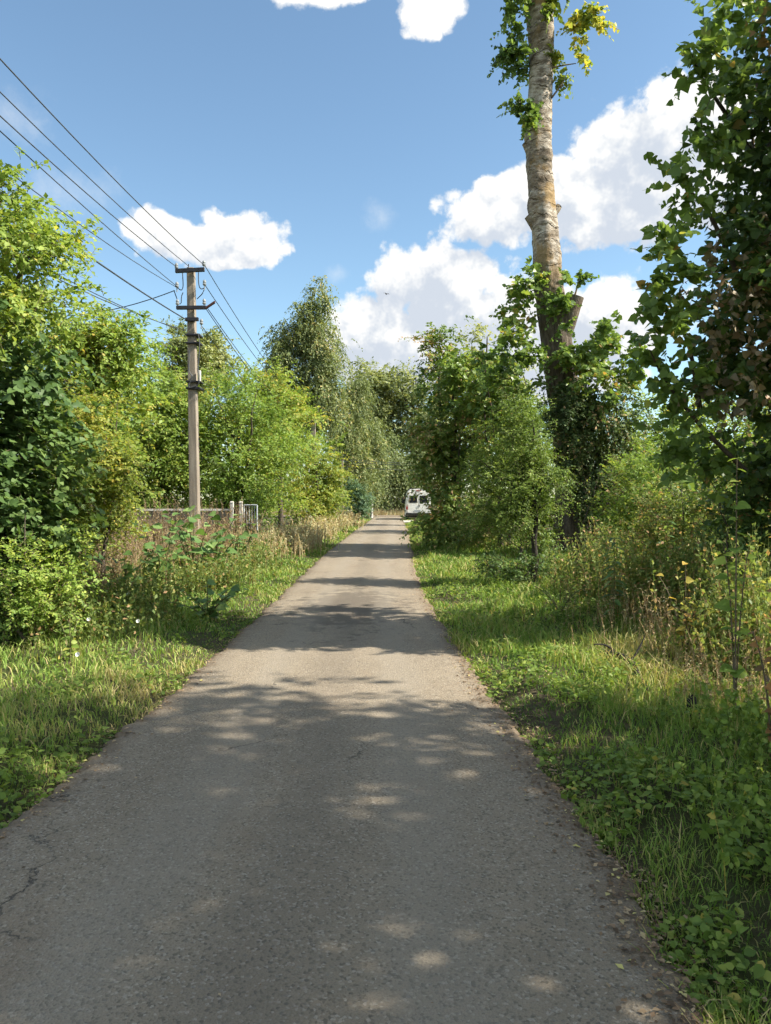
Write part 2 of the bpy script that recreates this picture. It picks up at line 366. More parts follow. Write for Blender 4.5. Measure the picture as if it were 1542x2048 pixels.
def thing(name, loc, label, cat, group=None):
    o = bpy.data.objects.new(name, None); o.empty_display_size = 0.2
    col.objects.link(o); o.location = tuple(float(v) for v in loc)
    return tag(o, label, cat, group)

def mesh_np(name, V, tris, tint=None, smooth=False):
    """V (n,3), tris (m,3 or 4) -> mesh"""
    V = np.ascontiguousarray(V, dtype=np.float32); T = np.ascontiguousarray(tris, dtype=np.int32)
    me = bpy.data.meshes.new(name); k = T.shape[1]
    me.vertices.add(len(V)); me.vertices.foreach_set('co', V.ravel())
    me.loops.add(T.size); me.loops.foreach_set('vertex_index', T.ravel())
    me.polygons.add(len(T)); me.polygons.foreach_set('loop_start', np.arange(0, T.size, k, dtype=np.int32))
    if smooth: me.polygons.foreach_set('use_smooth', np.ones(len(T), dtype=bool))
    me.update(calc_edges=True)
    if tint is not None:
        a = me.attributes.new('tint', 'FLOAT', 'POINT'); a.data.foreach_set('value', np.ascontiguousarray(tint, dtype=np.float32))
    return me

def norm(v): return v / np.maximum(np.linalg.norm(v, axis=-1, keepdims=True), 1e-9)

# leaf outlines, unit length along +y, folded along the midrib
def fan(pts, c):
    V = np.array([c] + pts, float); n = len(pts)
    return V, np.array([[0, 1 + i, 1 + (i + 1) % n] for i in range(n)])
LEAF = {
    'rhomb': (np.array([[0, 0, 0], [-.30, .48, .06], [0, 1, -.04], [.30, .48, .06]], float), np.array([[0, 2, 1], [0, 3, 2]])),
    'slim': (np.array([[0, 0, 0], [-.16, .5, .04], [0, 1, -.06], [.16, .5, .04]], float), np.array([[0, 2, 1], [0, 3, 2]])),
    'ovate': fan([[0, 0, 0], [.30, .25, .07], [.31, .55, .06], [0, 1, -.08], [-.31, .55, .06], [-.30, .25, .07]], [0, .45, 0]),
    'leaf4': fan([[0, 0, 0], [.31, .42, .07], [0, 1, -.08], [-.31, .42, .07]], [0, .45, 0]),
    'delta6': fan([[0, .02, 0], [.43, .10, .06], [.37, .50, .05], [0, 1, -.08], [-.37, .50, .05], [-.43, .10, .06]], [0, .38, -.02]),
    'lobed6': fan([[0, 0, 0], [.46, .08, .06], [.33, .62, .03], [0, 1, -.07], [-.33, .62, .03], [-.46, .08, .06]], [0, .35, -.02]),
    'delta': fan([[0, .03, 0], [.28, -.02, .05], [.45, .18, .07], [.40, .46, .05], [.19, .78, .0], [0, 1, -.08], [-.19, .78, .0], [-.40, .46, .05], [-.45, .18, .07], [-.28, -.02, .05]], [0, .38, -.02]),
    'lobed': fan([[0, 0, 0], [.36, -.08, .05], [.50, .30, .08], [.24, .42, .03], [.30, .72, .02], [0, 1, -.07], [-.30, .72, .02], [-.24, .42, .03], [-.50, .30, .08], [-.36, -.08, .05]], [0, .35, -.02]),
}

def leaf_verts(kind, P, D, N, S, T):
    V0, F0 = LEAF[kind]; n = len(P); k = len(V0)
    y = norm(D); x = norm(np.cross(y, N)); z = np.cross(x, y)
    V = P[:, None, :] + S[:, None, None] * (V0[None, :, 0:1] * x[:, None, :] + V0[None, :, 1:2] * y[:, None, :] + V0[None, :, 2:3] * z[:, None, :])
    Fc = (F0[None] + (np.arange(n) * k)[:, None, None]).reshape(-1, 3)
    return V.reshape(-1, 3), Fc, np.repeat(T, k)

def tubes(paths, radii, k=4):
    """paths (n,m,3), radii (n,m) -> verts, quads"""
    paths = np.asarray(paths, float); radii = np.asarray(radii, float); n, m, _ = paths.shape
    t = np.gradient(paths, axis=1); t = norm(t)
    ref = np.where(np.abs(t[..., 2:3]) > 0.9, np.array([1.0, 0, 0]), np.array([0, 0, 1.0]))
    a = norm(np.cross(t, ref)); b = np.cross(t, a)
    ang = np.linspace(0, 2 * np.pi, k, endpoint=False)
    V = paths[:, :, None, :] + radii[:, :, None, None] * (np.cos(ang)[None, None, :, None] * a[:, :, None, :] + np.sin(ang)[None, None, :, None] * b[:, :, None, :])
    i, j = np.meshgrid(np.arange(m - 1), np.arange(k), indexing='ij')
    q = np.stack([i * k + j, i * k + (j + 1) % k, (i + 1) * k + (j + 1) % k, (i + 1) * k + j], -1).reshape(-1, 4)
    Q = (q[None] + (np.arange(n) * m * k)[:, None, None]).reshape(-1, 4)
    return V.reshape(-1, 3), Q

def path_tube(name, pts, r, mat, parent, k=8, sub=0, origin=None):
    pts = np.asarray(pts, float); r = np.broadcast_to(np.asarray(r, float), (len(pts),))
    if sub:
        s = np.linspace(0, len(pts) - 1, (len(pts) - 1) * sub + 1)
        pts = np.stack([cr(pts[:, i], s) for i in range(3)], -1); r = np.interp(s, np.arange(len(r)), r)
    if origin is not None: pts = pts - origin
    V, Q = tubes(pts[None], r[None], k)
    n0 = len(V) - k
    me = mesh_np(name, V, Q, smooth=k > 4)
    return link_obj(name, me, parent, mat)

def cr(v, s):
    """catmull-rom through v at parameter s"""
    n = len(v); i = np.clip(np.floor(s).astype(int), 0, n - 2); f = s - i
    p0 = v[np.maximum(i - 1, 0)]; p1 = v[i]; p2 = v[i + 1]; p3 = v[np.minimum(i + 2, n - 1)]
    return 0.5 * (2 * p1 + (p2 - p0) * f + (2 * p0 - 5 * p1 + 4 * p2 - p3) * f ** 2 + (3 * p1 - p0 - 3 * p2 + p3) * f ** 3)

class Box:
    """collects boxes / prisms into one mesh"""
    def __init__(s): s.V = []; s.F = []
    def box(s, x0, x1, y0, y1, z0, z1):
        k = len(s.V)
        s.V += [(x0, y0, z0), (x1, y0, z0), (x1, y1, z0), (x0, y1, z0), (x0, y0, z1), (x1, y0, z1), (x1, y1, z1), (x0, y1, z1)]
        s.F += [tuple(k + i for i in f) for f in ((0, 3, 2, 1), (4, 5, 6, 7), (0, 1, 5, 4), (1, 2, 6, 5), (2, 3, 7, 6), (3, 0, 4, 7))]
        return s
    def hull(s, pts8):
        k = len(s.V); s.V += [tuple(p) for p in pts8]
        s.F += [tuple(k + i for i in f) for f in ((0, 3, 2, 1), (4, 5, 6, 7), (0, 1, 5, 4), (1, 2, 6, 5), (2, 3, 7, 6), (3, 0, 4, 7))]
        return s
    def lathe(s, c, prof, k=10, axis='z'):
        b = len(s.V)
        for (r, h) in prof:
            for j in range(k):
                a = 2 * math.pi * j / k; u, v = r * math.cos(a), r * math.sin(a)
                s.V.append((c[0] + u, c[1] + v, c[2] + h) if axis == 'z' else (c[0] + h, c[1] + u, c[2] + v))
        for i in range(len(prof) - 1):
            for j in range(k):
                s.F.append((b + i * k + j, b + i * k + (j + 1) % k, b + (i + 1) * k + (j + 1) % k, b + (i + 1) * k + j))
        s.F.append(tuple(b + j for j in range(k))[::-1]); s.F.append(tuple(b + (len(prof) - 1) * k + j for j in range(k)))
        return s
    def build(s, name, mat, parent=None, bevel=0.0, loc=None):
        me = bpy.data.meshes.new(name); me.from_pydata(s.V, [], s.F); me.update()
        o = link_obj(name, me, parent, mat)
        if loc is not None: o.location = loc
        if bevel:
            md = o.modifiers.new('bevel', 'BEVEL'); md.width = bevel; md.segments = 2; md.limit_method = 'ANGLE'
        return o

# ------------------------------------------------------------------ terrain and lane
LD = np.array([-8, 1, 3.64, 6.08, 9.6, 11.4, 16, 24, 40, 53, 60, 72])
LL = np.array([-1.95, -1.9, -1.87, -1.79, -1.74, -1.76, -1.78, -1.80, -1.60, -1.36, -1.24, -1.1])
LR = np.array([1.02, 1.0, .99, .87, .72, .68, .64, .86, 1.18, 1.36, 1.46, 1.6])
def wob(x, seed=0):
    return (np.sin(x * 3.1 + seed) * .4 + np.sin(x * 7.7 + 2.1 * seed) * .3 + np.sin(x * 17.3 + .7 * seed) * .2 + np.sin(x * 41 + 1.3 * seed) * .15)
def left_edge(y): return np.interp(y, LD, LL) + 0.045 * wob(y, 1.0) + .02 * np.sin(y * 67 + 2 * np.sin(y * 29))
def right_edge(y): return np.interp(y, LD, LR) + 0.045 * wob(y, 4.0) + .02 * np.sin(y * 61 + 2 * np.sin(y * 31 + 1))
def gz(x, y):
    x = np.asarray(x, float); y = np.asarray(y, float)
    dl = np.maximum(left_edge(y) - x, 0); dr = np.maximum(x - right_edge(y), 0); off = np.maximum(dl, dr)
    bumps = 0.035 * (np.sin(x * 1.7 + y * .9) + np.sin(x * .8 - y * 1.9 + 1.2) + .5 * np.sin(x * 4.1 + y * 3.7))
    k = np.clip(off / 0.5, 0, 1) * np.clip((66 - y) / 4, 0, 1)
    return -0.045 + k * (0.05 + bumps) + np.clip((off - 1) / 4, 0, 1) * 0.06 * np.clip((66 - y) / 4, 0, 1)

def build_ground():
    xs = np.concatenate([[-900, -300, -120, -60, -35], np.arange(-20, -8, 1.0), np.arange(-8, 9, 0.25), np.arange(9, 22, 1.0), [35, 60, 120, 300, 900]])
    ys = np.concatenate([[-400, -100, -40, -20], np.arange(-10, 0, 1.0), np.arange(0, 30, 0.25), np.arange(30, 70, 0.8), [70, 80, 95, 120, 180, 300, 700, 1500]])
    X, Y = np.meshgrid(xs, ys); V = np.stack([X, Y, gz(X, Y)], -1).reshape(-1, 3); nx = len(xs)
    i, j = np.meshgrid(np.arange(len(ys) - 1), np.arange(nx - 1), indexing='ij')
    Q = np.stack([i * nx + j, i * nx + j + 1, (i + 1) * nx + j + 1, (i + 1) * nx + j], -1).reshape(-1, 4)
    o = link_obj('ground', mesh_np('ground', V, Q, smooth=True), None, M['soil']); o['kind'] = 'structure'
    # lane
    ys = np.concatenate([np.arange(-8, 1, .3), np.arange(1, 16, .04), np.arange(16, 72.01, .2)])
    f = np.array([-.02, 0, .02, .12, .3, .5, .7, .88, .98, 1.0, 1.02])
    l, r = left_edge(ys), right_edge(ys)
    X = l[:, None] + (r - l)[:, None] * f[None]
    Z = 0.02 * (1 - (2 * np.clip(f, 0, 1) - 1) ** 2); Z = np.repeat(Z[None], len(ys), 0)
    Z = Z + 0.004 * np.sin(ys[:, None] * 1.3 + X * 2)
    Z[:, 0] = -.09; Z[:, -1] = -.09; Z[:, 1] -= .012; Z[:, -2] -= .012
    V = np.stack([X, np.repeat(ys[:, None], len(f), 1), Z], -1).reshape(-1, 3); nx = len(f)
    i, j = np.meshgrid(np.arange(len(ys) - 1), np.arange(nx - 1), indexing='ij')
    Q = np.stack([i * nx + j, i * nx + j + 1, (i + 1) * nx + j + 1, (i + 1) * nx + j], -1).reshape(-1, 4)
    o = link_obj('lane', mesh_np('lane', V, Q, np.tile(f, len(ys)), smooth=True), None, M['asphalt']); o['kind'] = 'structure'
    o['label'] = 'narrow weathered asphalt lane running to the junction'
    b = Box().box(-60, 60, 70.5, 77.5, -.2, .026)
    o = b.build('cross_road', M['asphalt']); o['kind'] = 'structure'
    b = Box(); b.V = [(1.28, 53.2, -.03), (9, 52.6, -.03), (9, 60, -.03), (1.36, 57.6, -.03), (1.28, 53.2, .035), (9, 52.6, .07), (9, 60, .07), (1.36, 57.6, .035)]
    b.F = [(0, 3, 2, 1), (4, 5, 6, 7), (0, 1, 5, 4), (1, 2, 6, 5), (2, 3, 7, 6), (3, 0, 4, 7)]
    o = b.build('gravel_driveway', M['gravel']); o['kind'] = 'structure'
build_ground()

# ------------------------------------------------------------------ plant generator
def blob(px, py, d, rx, rz, ry):
    c = at(px, py, d); return (c, np.array([rx * d / F, ry, rz * d / F]))

def sample_blobs(rng, blobs, n, shell=0.55):
    w = np.array([(b[1][0] * b[1][1] + b[1][0] * b[1][2] + b[1][1] * b[1][2]) for b in blobs]); w /= w.sum()
    idx = rng.choice(len(blobs), n, p=w)
    C = np.array([b[0] for b in blobs])[idx]; S = np.array([b[1] for b in blobs])[idx]
    u = norm(rng.normal(size=(n, 3)))
    rr = shell + (1 - shell) * rng.random(n) ** 0.6
    k = rng.random(n) < 0.25; rr[k] = rng.random(k.sum()) * shell
    P = C + S * u * rr[:, None]
    return P, norm(u / S * S.mean(axis=1, keepdims=True)), rr

def foliage(rng, blobs, n_shoot, per, leaf, size, length, droop=0.3, out=0.6, up=0.35, width=1.0, shell=0.5, spread=0.9, tint=(0.5, 0.25), zmin=0.05, twig=True, clump=None, nup=.75):
    """leafy shoots filling a crown; returns leaf arrays and twig paths"""
    if clump:
        nc = max(3, n_shoot // clump)
        Pc, Oc, rc = sample_blobs(rng, blobs, nc, shell)
        idx = rng.integers(0, nc, n_shoot)
        r0 = np.mean([b[1].mean() for b in blobs]) * 0.22
        P = Pc[idx] + rng.normal(size=(n_shoot, 3)) * r0 * np.array([1, 1, .7]); O = Oc[idx]; rr = rc[idx]
        ct = rng.normal(size=nc)[idx]
    else:
        P, O, rr = sample_blobs(rng, blobs, n_shoot, shell); ct = np.zeros(n_shoot)
    D = norm(out * O + rng.normal(size=O.shape) * 0.55 + np.array([0, 0, up]))
    L = length * (0.55 + 0.9 * rng.random(n_shoot))
    s = (np.arange(per) + 0.6) / per                                   # along the shoot
    grav = np.array([0, 0, -1.0])
    base = P[:, None, :] + (D[:, None, :] * s[None, :, None] + grav * (droop * s ** 2)[None, :, None]) * L[:, None, None]
    tan = norm(D[:, None, :] + grav * (2 * droop * s)[None, :, None])
    side = norm(np.cross(tan, np.array([0, 0, 1.0]) + rng.normal(size=(n_shoot, 1, 3)) * .3))
    sgn = np.where(np.arange(per) % 2 == 0, 1.0, -1.0)[None, :, None]
    ld = norm(tan * 0.55 + side * sgn * spread + rng.normal(size=base.shape) * 0.35 + grav * 0.25)
    nn = norm(np.array([0, 0, 1.0]) * nup + O[:, None, :] * 0.45 + rng.normal(size=base.shape) * (0.45 + .35 * (.75 - nup)) + SUN * 0.25)
    lp = base.reshape(-1, 3); ld = ld.reshape(-1, 3); nn = nn.reshape(-1, 3)
    S = size * (0.5 + 0.8 * rng.random(len(lp))) * np.tile(1.1 - .35 * s, n_shoot)
    big = np.sin(P[:, 0] * 2.1 + P[:, 2] * 1.7) + np.sin(P[:, 1] * 1.9 - P[:, 2] * 2.3 + 1)
    T = np.repeat(tint[0] + tint[1] * (0.55 * ct + 0.45 * big * .7) , per) + tint[1] * 0.8 * rng.normal(size=len(lp))
    T = np.clip(T, 0, 1)
    ok = lp[:, 2] > zmin
    m = 3; ss = np.linspace(0, 1, m)
    tw = P[:, None, :] + (D[:, None, :] * ss[None, :, None] + grav * (droop * ss ** 2)[None, :, None]) * L[:, None, None]
    return lp[ok], ld[ok], nn[ok], S[ok], T[ok], tw

def put_leaves(name, kind, arr, mat, parent, origin, n_obj=0, objname='leaf', objkind=None):
    """arr: leaf arrays. The n_obj that show largest become leaf objects of their own."""
    P, D, N, S, T = arr
    if n_obj:
        v = P - np.array([0, 0, EYE]); dist = np.linalg.norm(v, axis=1)
        px = CX + F * v[:, 0] / np.maximum(v[:, 1], .1); py = CY - F * v[:, 2] / np.maximum(v[:, 1], .1)
        infr = (v[:, 1] > .5) & (px > 0) & (px < 1542) & (py > 0) & (py < 2048)
        face = 0.35 + np.abs(np.sum(norm(N) * norm(v), axis=1))
        score = np.where(infr, S / dist * face * (1.5 - (dist - dist.min()) / max(float(np.ptp(dist)), .01)), 0)
        pick = np.argsort(-score)[:n_obj]; pick = pick[score[pick] > 0]
        mask = np.ones(len(P), bool); mask[pick] = False
        leaf_objects(objkind or kind.rstrip('6'), P[pick], D[pick], N[pick], S[pick], T[pick], mat, parent, origin, objname)
        P, D, N, S, T = P[mask], D[mask], N[mask], S[mask], T[mask]
    V, Fc, tt = leaf_verts(kind, P - origin, D, N, S, T)
    o = link_obj(name, mesh_np(name, V, Fc, tt), parent, mat)
    if n_obj: o['kind'] = 'stuff'
    return o

_leafmesh = {}
def fine_leaf(kind):
    """a rounder outline of the same leaf with a curled blade (about 30 triangles)"""
    V0, F0 = LEAF[kind]; ring = V0[1:]; n = len(ring)
    s = np.arange(0, n, 0.5); i = s.astype(int); f = s - i
    p = [ring[(i + k) % n] for k in (-1, 0, 1, 2)]; f = f[:, None]
    out = 0.5 * (2 * p[1] + (p[2] - p[0]) * f + (2 * p[0] - 5 * p[1] + 4 * p[2] - p[3]) * f ** 2 + (3 * p[1] - p[0] - 3 * p[2] + p[3]) * f ** 3)
    c = V0[0:1]; V = np.concatenate([c, out]); m = len(out)
    V[:, 2] += -0.06 * (V[:, 1] - .4) ** 2 * 2
    return V, np.array([[0, 1 + k, 1 + (k + 1) % m] for k in range(m)])

def leaf_objects(kind, P, D, N, S, T, mat, parent, origin, objname):
    y = norm(D); x = norm(np.cross(y, N)); z = np.cross(x, y)
    for i in range(len(P)):
        b = int(np.clip(T[i] * 8, 0, 7.99)); key = (kind, mat.name, b)
        if key not in _leafmesh:
            V, Fc = fine_leaf(kind); me = mesh_np('leaf', V, Fc, np.full(len(V), (b + .5) / 8)); me.materials.append(mat)
            _leafmesh[key] = me
        o = bpy.data.objects.new(objname, _leafmesh[key]); col.objects.link(o); o.parent = parent
        s = float(S[i]); q = P[i] - origin
        m = Matrix(((x[i][0] * s, y[i][0] * s, z[i][0] * s, q[0]), (x[i][1] * s, y[i][1] * s, z[i][1] * s, q[1]), (x[i][2] * s, y[i][2] * s, z[i][2] * s, q[2]), (0, 0, 0, 1)))
        o.matrix_basis = m

def put_twigs(name, tw, r, mat, parent, origin, k=3):
    tw = tw[::2]; n, m, _ = tw.shape
    V, Q = tubes(tw - origin, np.repeat(np.linspace(r, r * .4, m)[None], n, 0), k)
    return link_obj(name, mesh_np(name, V, Q), parent, mat)

def limbs(rng, base, top, blobs, n, r, lo=.05):
    """tapered limbs from the trunk line to points in the crown"""
    P, _, _ = sample_blobs(rng, blobs, n, 0.4); out = []
    for p in P:
        f = np.clip((p[2] - base[2]) / max(top[2] - base[2], .1) * 0.75 * (0.6 + .4 * rng.random()), lo, 0.95)
        s = base + (top - base) * f
        mid = s * .5 + p * .5 + np.array([0, 0, .12]) * np.linalg.norm(p - s) + rng.normal(size=3) * .06 * np.linalg.norm(p - s)
        u = np.linspace(0, 1, 7)[:, None]
        out.append((1 - u) ** 2 * s + 2 * u * (1 - u) * mid + u ** 2 * p)
    return np.array(out), np.repeat((r * np.linspace(1, .18, 7))[None], n, 0)

def tree(name, label, cat, base, blobs, n_shoot, per, leaf, size, length, mat, seed, trunk_r=0.08, trunk_top=None, bark='bark', n_limb=10, group=None, n_obj=0, twig_r=0.004, twigs=True, stems=1, crown='crown', limb_lo=.05, **kw):
    rng = np.random.default_rng(seed)
    base = np.array(base, float); base[2] = float(gz(base[0], base[1])) - .03
    t = thing(name, base, label, cat, group)
    P = np.array([b[0] for b in blobs])
    if trunk_top is None:
        trunk_top = P.mean(0); trunk_top[2] = max(b[0][2] + .4 * b[1][2] for b in blobs)
    top = np.array(trunk_top, float)
    for sidx in range(stems):
        b0 = base + (rng.normal(size=3) * np.array([.25, .2, 0]) if stems > 1 else 0); b0[2] = base[2]
        t1 = top + (rng.normal(size=3) * np.array([.5, .4, .3]) if stems > 1 else 0)
        u = np.linspace(0, 1, 12)[:, None]
        L = np.linalg.norm(t1 - b0)
        pts = b0 + (t1 - b0) * u + np.cumsum(rng.normal(size=(12, 3)) * .012 * L * np.array([1, 1, 0]), 0) * np.minimum(u * 3, 1)
        rr = trunk_r * (1 - .82 * u[:, 0]) * (1 + .5 * np.exp(-u[:, 0] * 14))
        path_tube('trunk' if stems == 1 else 'stem', pts, rr, M[bark], t, 10 if trunk_r > .06 else 6, sub=2, origin=base)
    if n_limb:
        lp, lr = limbs(rng, base, top, blobs, n_limb, trunk_r * .42, limb_lo)
        V, Q = tubes(lp - base, lr, 5)
        link_obj('limbs', mesh_np('limbs', V, Q, smooth=True), t, M[bark if bark != 'birch_bark' else 'bark'])
    a = foliage(rng, blobs, n_shoot, per, leaf, size, length, **kw)
    put_leaves(crown, leaf, a[:5], M[mat], t, base, n_obj)
    if twigs: put_twigs('twigs', a[5], twig_r, M['twig'], t, base)
    return t

# ================================================================== LEFT SIDE
def left_plants():
    tree('ash_tree', 'tall bright green ash tree with feathery leaflets at the left edge', 'tree', (-6.1, 9.3, 0),
         [blob(0, 400, 9, 60, 65, .8), blob(50, 500, 9, 100, 75, .9), blob(-100, 520, 9.2, 160, 210, 1.4), blob(30, 640, 9, 90, 90, 1.0), blob(120, 500, 9, 45, 40, .4), blob(140, 610, 9, 50, 30, .4)],
         1700, 10, 'leaf4', .085, .30, 'ash', 11, .13, n_limb=16, droop=.55, tint=(.55, .22), clump=16, zmin=1.5)
    tree('vine_shrub', 'dark green vine covered shrub below the ash tree at the left edge', 'shrub', (-4.9, 9.0, 0),
         [blob(10, 770, 9.0, 120, 120, .8), blob(20, 950, 8.8, 130, 150, .9), blob(20, 1130, 8.5, 120, 130, .7), blob(-60, 1000, 8.8, 130, 220, .8)],
         1900, 9, 'lobed6', .10, .34, 'hop', 12, .05, n_limb=8, stems=3, droop=.5, n_obj=200, tint=(.5, .25), clump=14)
    tree('golden_shrub', 'golden yellow shrub between the dark vines and the utility pole', 'shrub', (-4.5, 11.2, 0),
         [blob(150, 840, 10.6, 70, 75, .6), blob(190, 930, 10.5, 62, 80, .6), blob(200, 1030, 10.9, 55, 60, .5), blob(120, 1000, 10.8, 80, 120, .6)],
         2300, 10, 'rhomb', .065, .3, 'gold', 13, .035, n_limb=8, stems=3, droop=.4, tint=(.16, .24), clump=14)
    tree('lime_shrub', 'low lime green shrub with small leaves at the left edge of the verge', 'shrub', (-3.85, 8.0, 0),
         [blob(40, 1140, 8.0, 75, 50, .4), blob(100, 1190, 8, 70, 50, .35), blob(60, 1230, 7.9, 85, 45, .35), blob(150, 1120, 8.3, 50, 50, .3)],
         760, 9, 'leaf4', .05, .2, 'lime', 14, .02, n_limb=5, stems=3, droop=.3, tint=(.38, .32), clump=10)
    tree('maple_tree', 'yellow green maple tree behind the golden shrub left of the pole', 'tree', (-6.4, 16.5, 0),
         [blob(180, 710, 16.3, 110, 85, 1.1), blob(250, 740, 16.3, 62, 90, 1.0), blob(215, 690, 16.3, 60, 55, .8), blob(170, 860, 16, 110, 90, 1.1), blob(120, 740, 16, 90, 90, 1.1)],
         2500, 10, 'rhomb', .115, .45, 'ygreen', 15, .09, n_limb=12, droop=.5, tint=(.5, .25), clump=14)
    tree('elder_shrub', 'leafy green shrub standing just left of the utility pole', 'shrub', (-8.2, 26.5, 0),
         [blob(325, 800, 26.5, 75, 65, 1.4), blob(290, 890, 26.5, 90, 90, 1.4), blob(350, 890, 27, 62, 90, 1.4), blob(270, 960, 26, 80, 60, 1.2), blob(340, 970, 27, 60, 45, 1.2)],
         2500, 10, 'rhomb', .15, .55, 'shrub', 16, .09, n_limb=10, stems=2, droop=.45, tint=(.5, .25), clump=14)
    tree('oak_tree', 'distant grey green tree top behind the utility pole', 'tree', (-12.6, 50, 0),
         [blob(358, 705, 50, 34, 40, 2.0), blob(405, 700, 50, 30, 34, 2.0), blob(430, 730, 50, 36, 36, 2.0), blob(385, 760, 50, 60, 50, 2.2)],
         1700, 10, 'rhomb', .26, .9, 'olive', 17, .3, n_limb=14, twigs=False, droop=.3, tint=(.55, .3), clump=18)
    tree('willow_shrub', 'broad light green willow shrub right of the utility pole', 'shrub', (-5.6, 28, 0),
         [blob(450, 830, 28, 80, 80, 1.6), blob(515, 850, 28.5, 80, 95, 1.6), blob(470, 950, 27, 95, 80, 1.4), blob(555, 930, 28, 70, 100, 1.5), blob(410, 900, 27, 50, 90, 1.2)],
         3000, 10, 'rhomb', .125, .6, 'ygreen', 18, .09, n_limb=14, stems=4, droop=.3, tint=(.42, .25), clump=16)
    tree('maple_tree', 'green maple rising above the willow shrub before the tall birch', 'tree', (-4.7, 34, 0),
         [blob(560, 775, 34, 42, 55, 1.4), blob(545, 850, 34, 55, 70, 1.6), blob(510, 780, 34, 30, 30, 1.0), blob(590, 850, 34, 40, 60, 1.4)],
         1100, 10, 'rhomb', .17, .7, 'shrub', 19, .12, n_limb=8, droop=.45, tint=(.6, .25), clump=14, twigs=False)
    tree('hazel_shrub', 'yellow tinged rounded shrub at the end of the left hedge', 'shrub', (-3.4, 37, 0),
         [blob(625, 930, 37, 50, 48, 1.3), blob(655, 960, 37, 32, 40, 1.1), blob(600, 995, 36, 55, 42, 1.2), blob(655, 1005, 36.5, 34, 34, 1.0)],
         1300, 10, 'rhomb', .15, .6, 'gold', 20, .07, n_limb=8, stems=3, droop=.45, tint=(.18, .22), clump=12, twigs=False)
    tree('pine_shrub', 'small blue green shrub beside the lane near the junction', 'shrub', (-1.95, 54, 0),
         [blob(722, 1000, 54, 22, 32, .8), blob(706, 1005, 54, 20, 32, .8), blob(716, 980, 54, 16, 20, .6)],
         420, 10, 'slim', .26, .5, 'bluegreen', 21, .06, n_limb=5, droop=.1, up=.7, tint=(.5, .3), clump=10, twigs=False)
    wk = dict(droop=1.15, up=-.05, out=.5, spread=.45, twigs=False)
    tree('birch_tree', 'tall weeping birch rising highest above the left hedge', 'tree', (-5.9, 58, 0),
         [blob(640, 592, 58, 17, 32, .8), blob(632, 640, 58, 30, 50, 1.3), blob(600, 660, 58, 26, 50, 1.5), blob(567, 700, 58, 28, 60, 1.6), blob(643, 710, 58, 34, 80, 2.0), blob(600, 780, 58, 62, 85, 2.4), blob(655, 800, 58, 32, 85, 2.0), blob(560, 760, 58, 30, 60, 1.8)],
         5000, 12, 'rhomb', .20, .75, 'birch', 22, .15, at(628, 580, 58), 'birch_bark', n_limb=20, tint=(.45, .3), clump=12, **wk)
    tree('birch_tree', 'lower weeping birch with pale trunk right of the tall birch', 'tree', (-3.0, 66, 0),
         [blob(695, 850, 66, 34, 60, 1.7), blob(700, 930, 66, 40, 60, 1.8), blob(715, 790, 66, 24, 40, 1.3)],
         2300, 12, 'rhomb', .2, .95, 'birch', 23, .13, None, 'birch_bark', n_limb=14, tint=(.42, .3), clump=12, **wk)
    tree('birch_tree', 'slender birch with pale trunk standing over the blue green shrub', 'tree', (-1.3, 69, 0),
         [blob(742, 880, 69, 24, 60, 1.5), blob(735, 950, 69, 26, 55, 1.5)],
         1300, 12, 'rhomb', .2, .95, 'birch', 24, .12, None, 'birch_bark', n_limb=10, tint=(.35, .3), clump=12, **wk)
    # trees beyond the junction
    g = 'trees beyond the junction'
    tree('far_tree', 'broad olive tree beyond the junction, left of the white van', 'tree', (-2, 92, 0),
         [blob(735, 765, 92, 38, 38, 3), blob(765, 790, 92, 55, 50, 3.5), blob(735, 860, 92, 60, 90, 3.5)],
         1900, 10, 'rhomb', .42, 1.4, 'olive', 25, .35, n_limb=12, twigs=False, tint=(.55, .3), clump=16, group=g)
    tree('far_tree', 'dark olive tree beyond the junction, above the white van', 'tree', (3, 90, 0),
         [blob(808, 772, 90, 38, 42, 3), blob(835, 830, 90, 50, 60, 3.5), blob(800, 880, 90, 50, 90, 3.5), blob(870, 870, 90, 60, 120, 3.5)],
         2400, 10, 'rhomb', .40, 1.4, 'olive', 26, .35, n_limb=12, twigs=False, tint=(.4, .3), clump=16, group=g)
    tree('far_birch', 'dark weeping birch beyond the junction, straight down the lane', 'tree', (.6, 84, 0),
         [blob(780, 930, 84, 34, 70, 2), blob(800, 960, 84, 34, 60, 2), blob(765, 980, 84, 34, 45, 2), blob(840, 960, 85, 50, 70, 2)],
         2200, 12, 'rhomb', .28, 1.6, 'birch', 27, .15, None, 'birch_bark', n_limb=10, tint=(.25, .3), clump=12, group=g, **wk)
    # continuous thicket behind the left hedge and far off
    tree('thicket_tree', 'dense tree filling the gap behind the maple and the pole', 'tree', (-10, 30, 0),
         [blob(250, 860, 30, 150, 120, 2.5), blob(380, 860, 32, 110, 90, 2.5), blob(100, 850, 30, 150, 150, 2.5)],
         1500, 10, 'rhomb', .2, .8, 'shrub', 28, .2, n_limb=8, twigs=False, tint=(.35, .25), clump=14)
    tree('thicket_tree', 'dense tree behind the willow shrub, below the tall birch', 'tree', (-8, 45, 0),
         [blob(500, 900, 45, 120, 110, 2.5), blob(620, 930, 46, 80, 90, 2.2)],
         1100, 10, 'rhomb', .25, .9, 'shrub', 29, .2, n_limb=8, twigs=False, tint=(.3, .25), clump=14)
    tree('thicket_tree', 'low bushy tree far behind the plank fence', 'tree', (-14, 42, 0),
         [blob(240, 985, 42, 130, 45, 2), blob(400, 980, 42, 110, 45, 2), blob(520, 990, 43, 80, 40, 2), blob(80, 980, 42, 120, 55, 2)],
         1300, 10, 'rhomb', .26, .8, 'shrub', 47, .12, n_limb=6, twigs=False, tint=(.35, .25), clump=14)
left_plants()

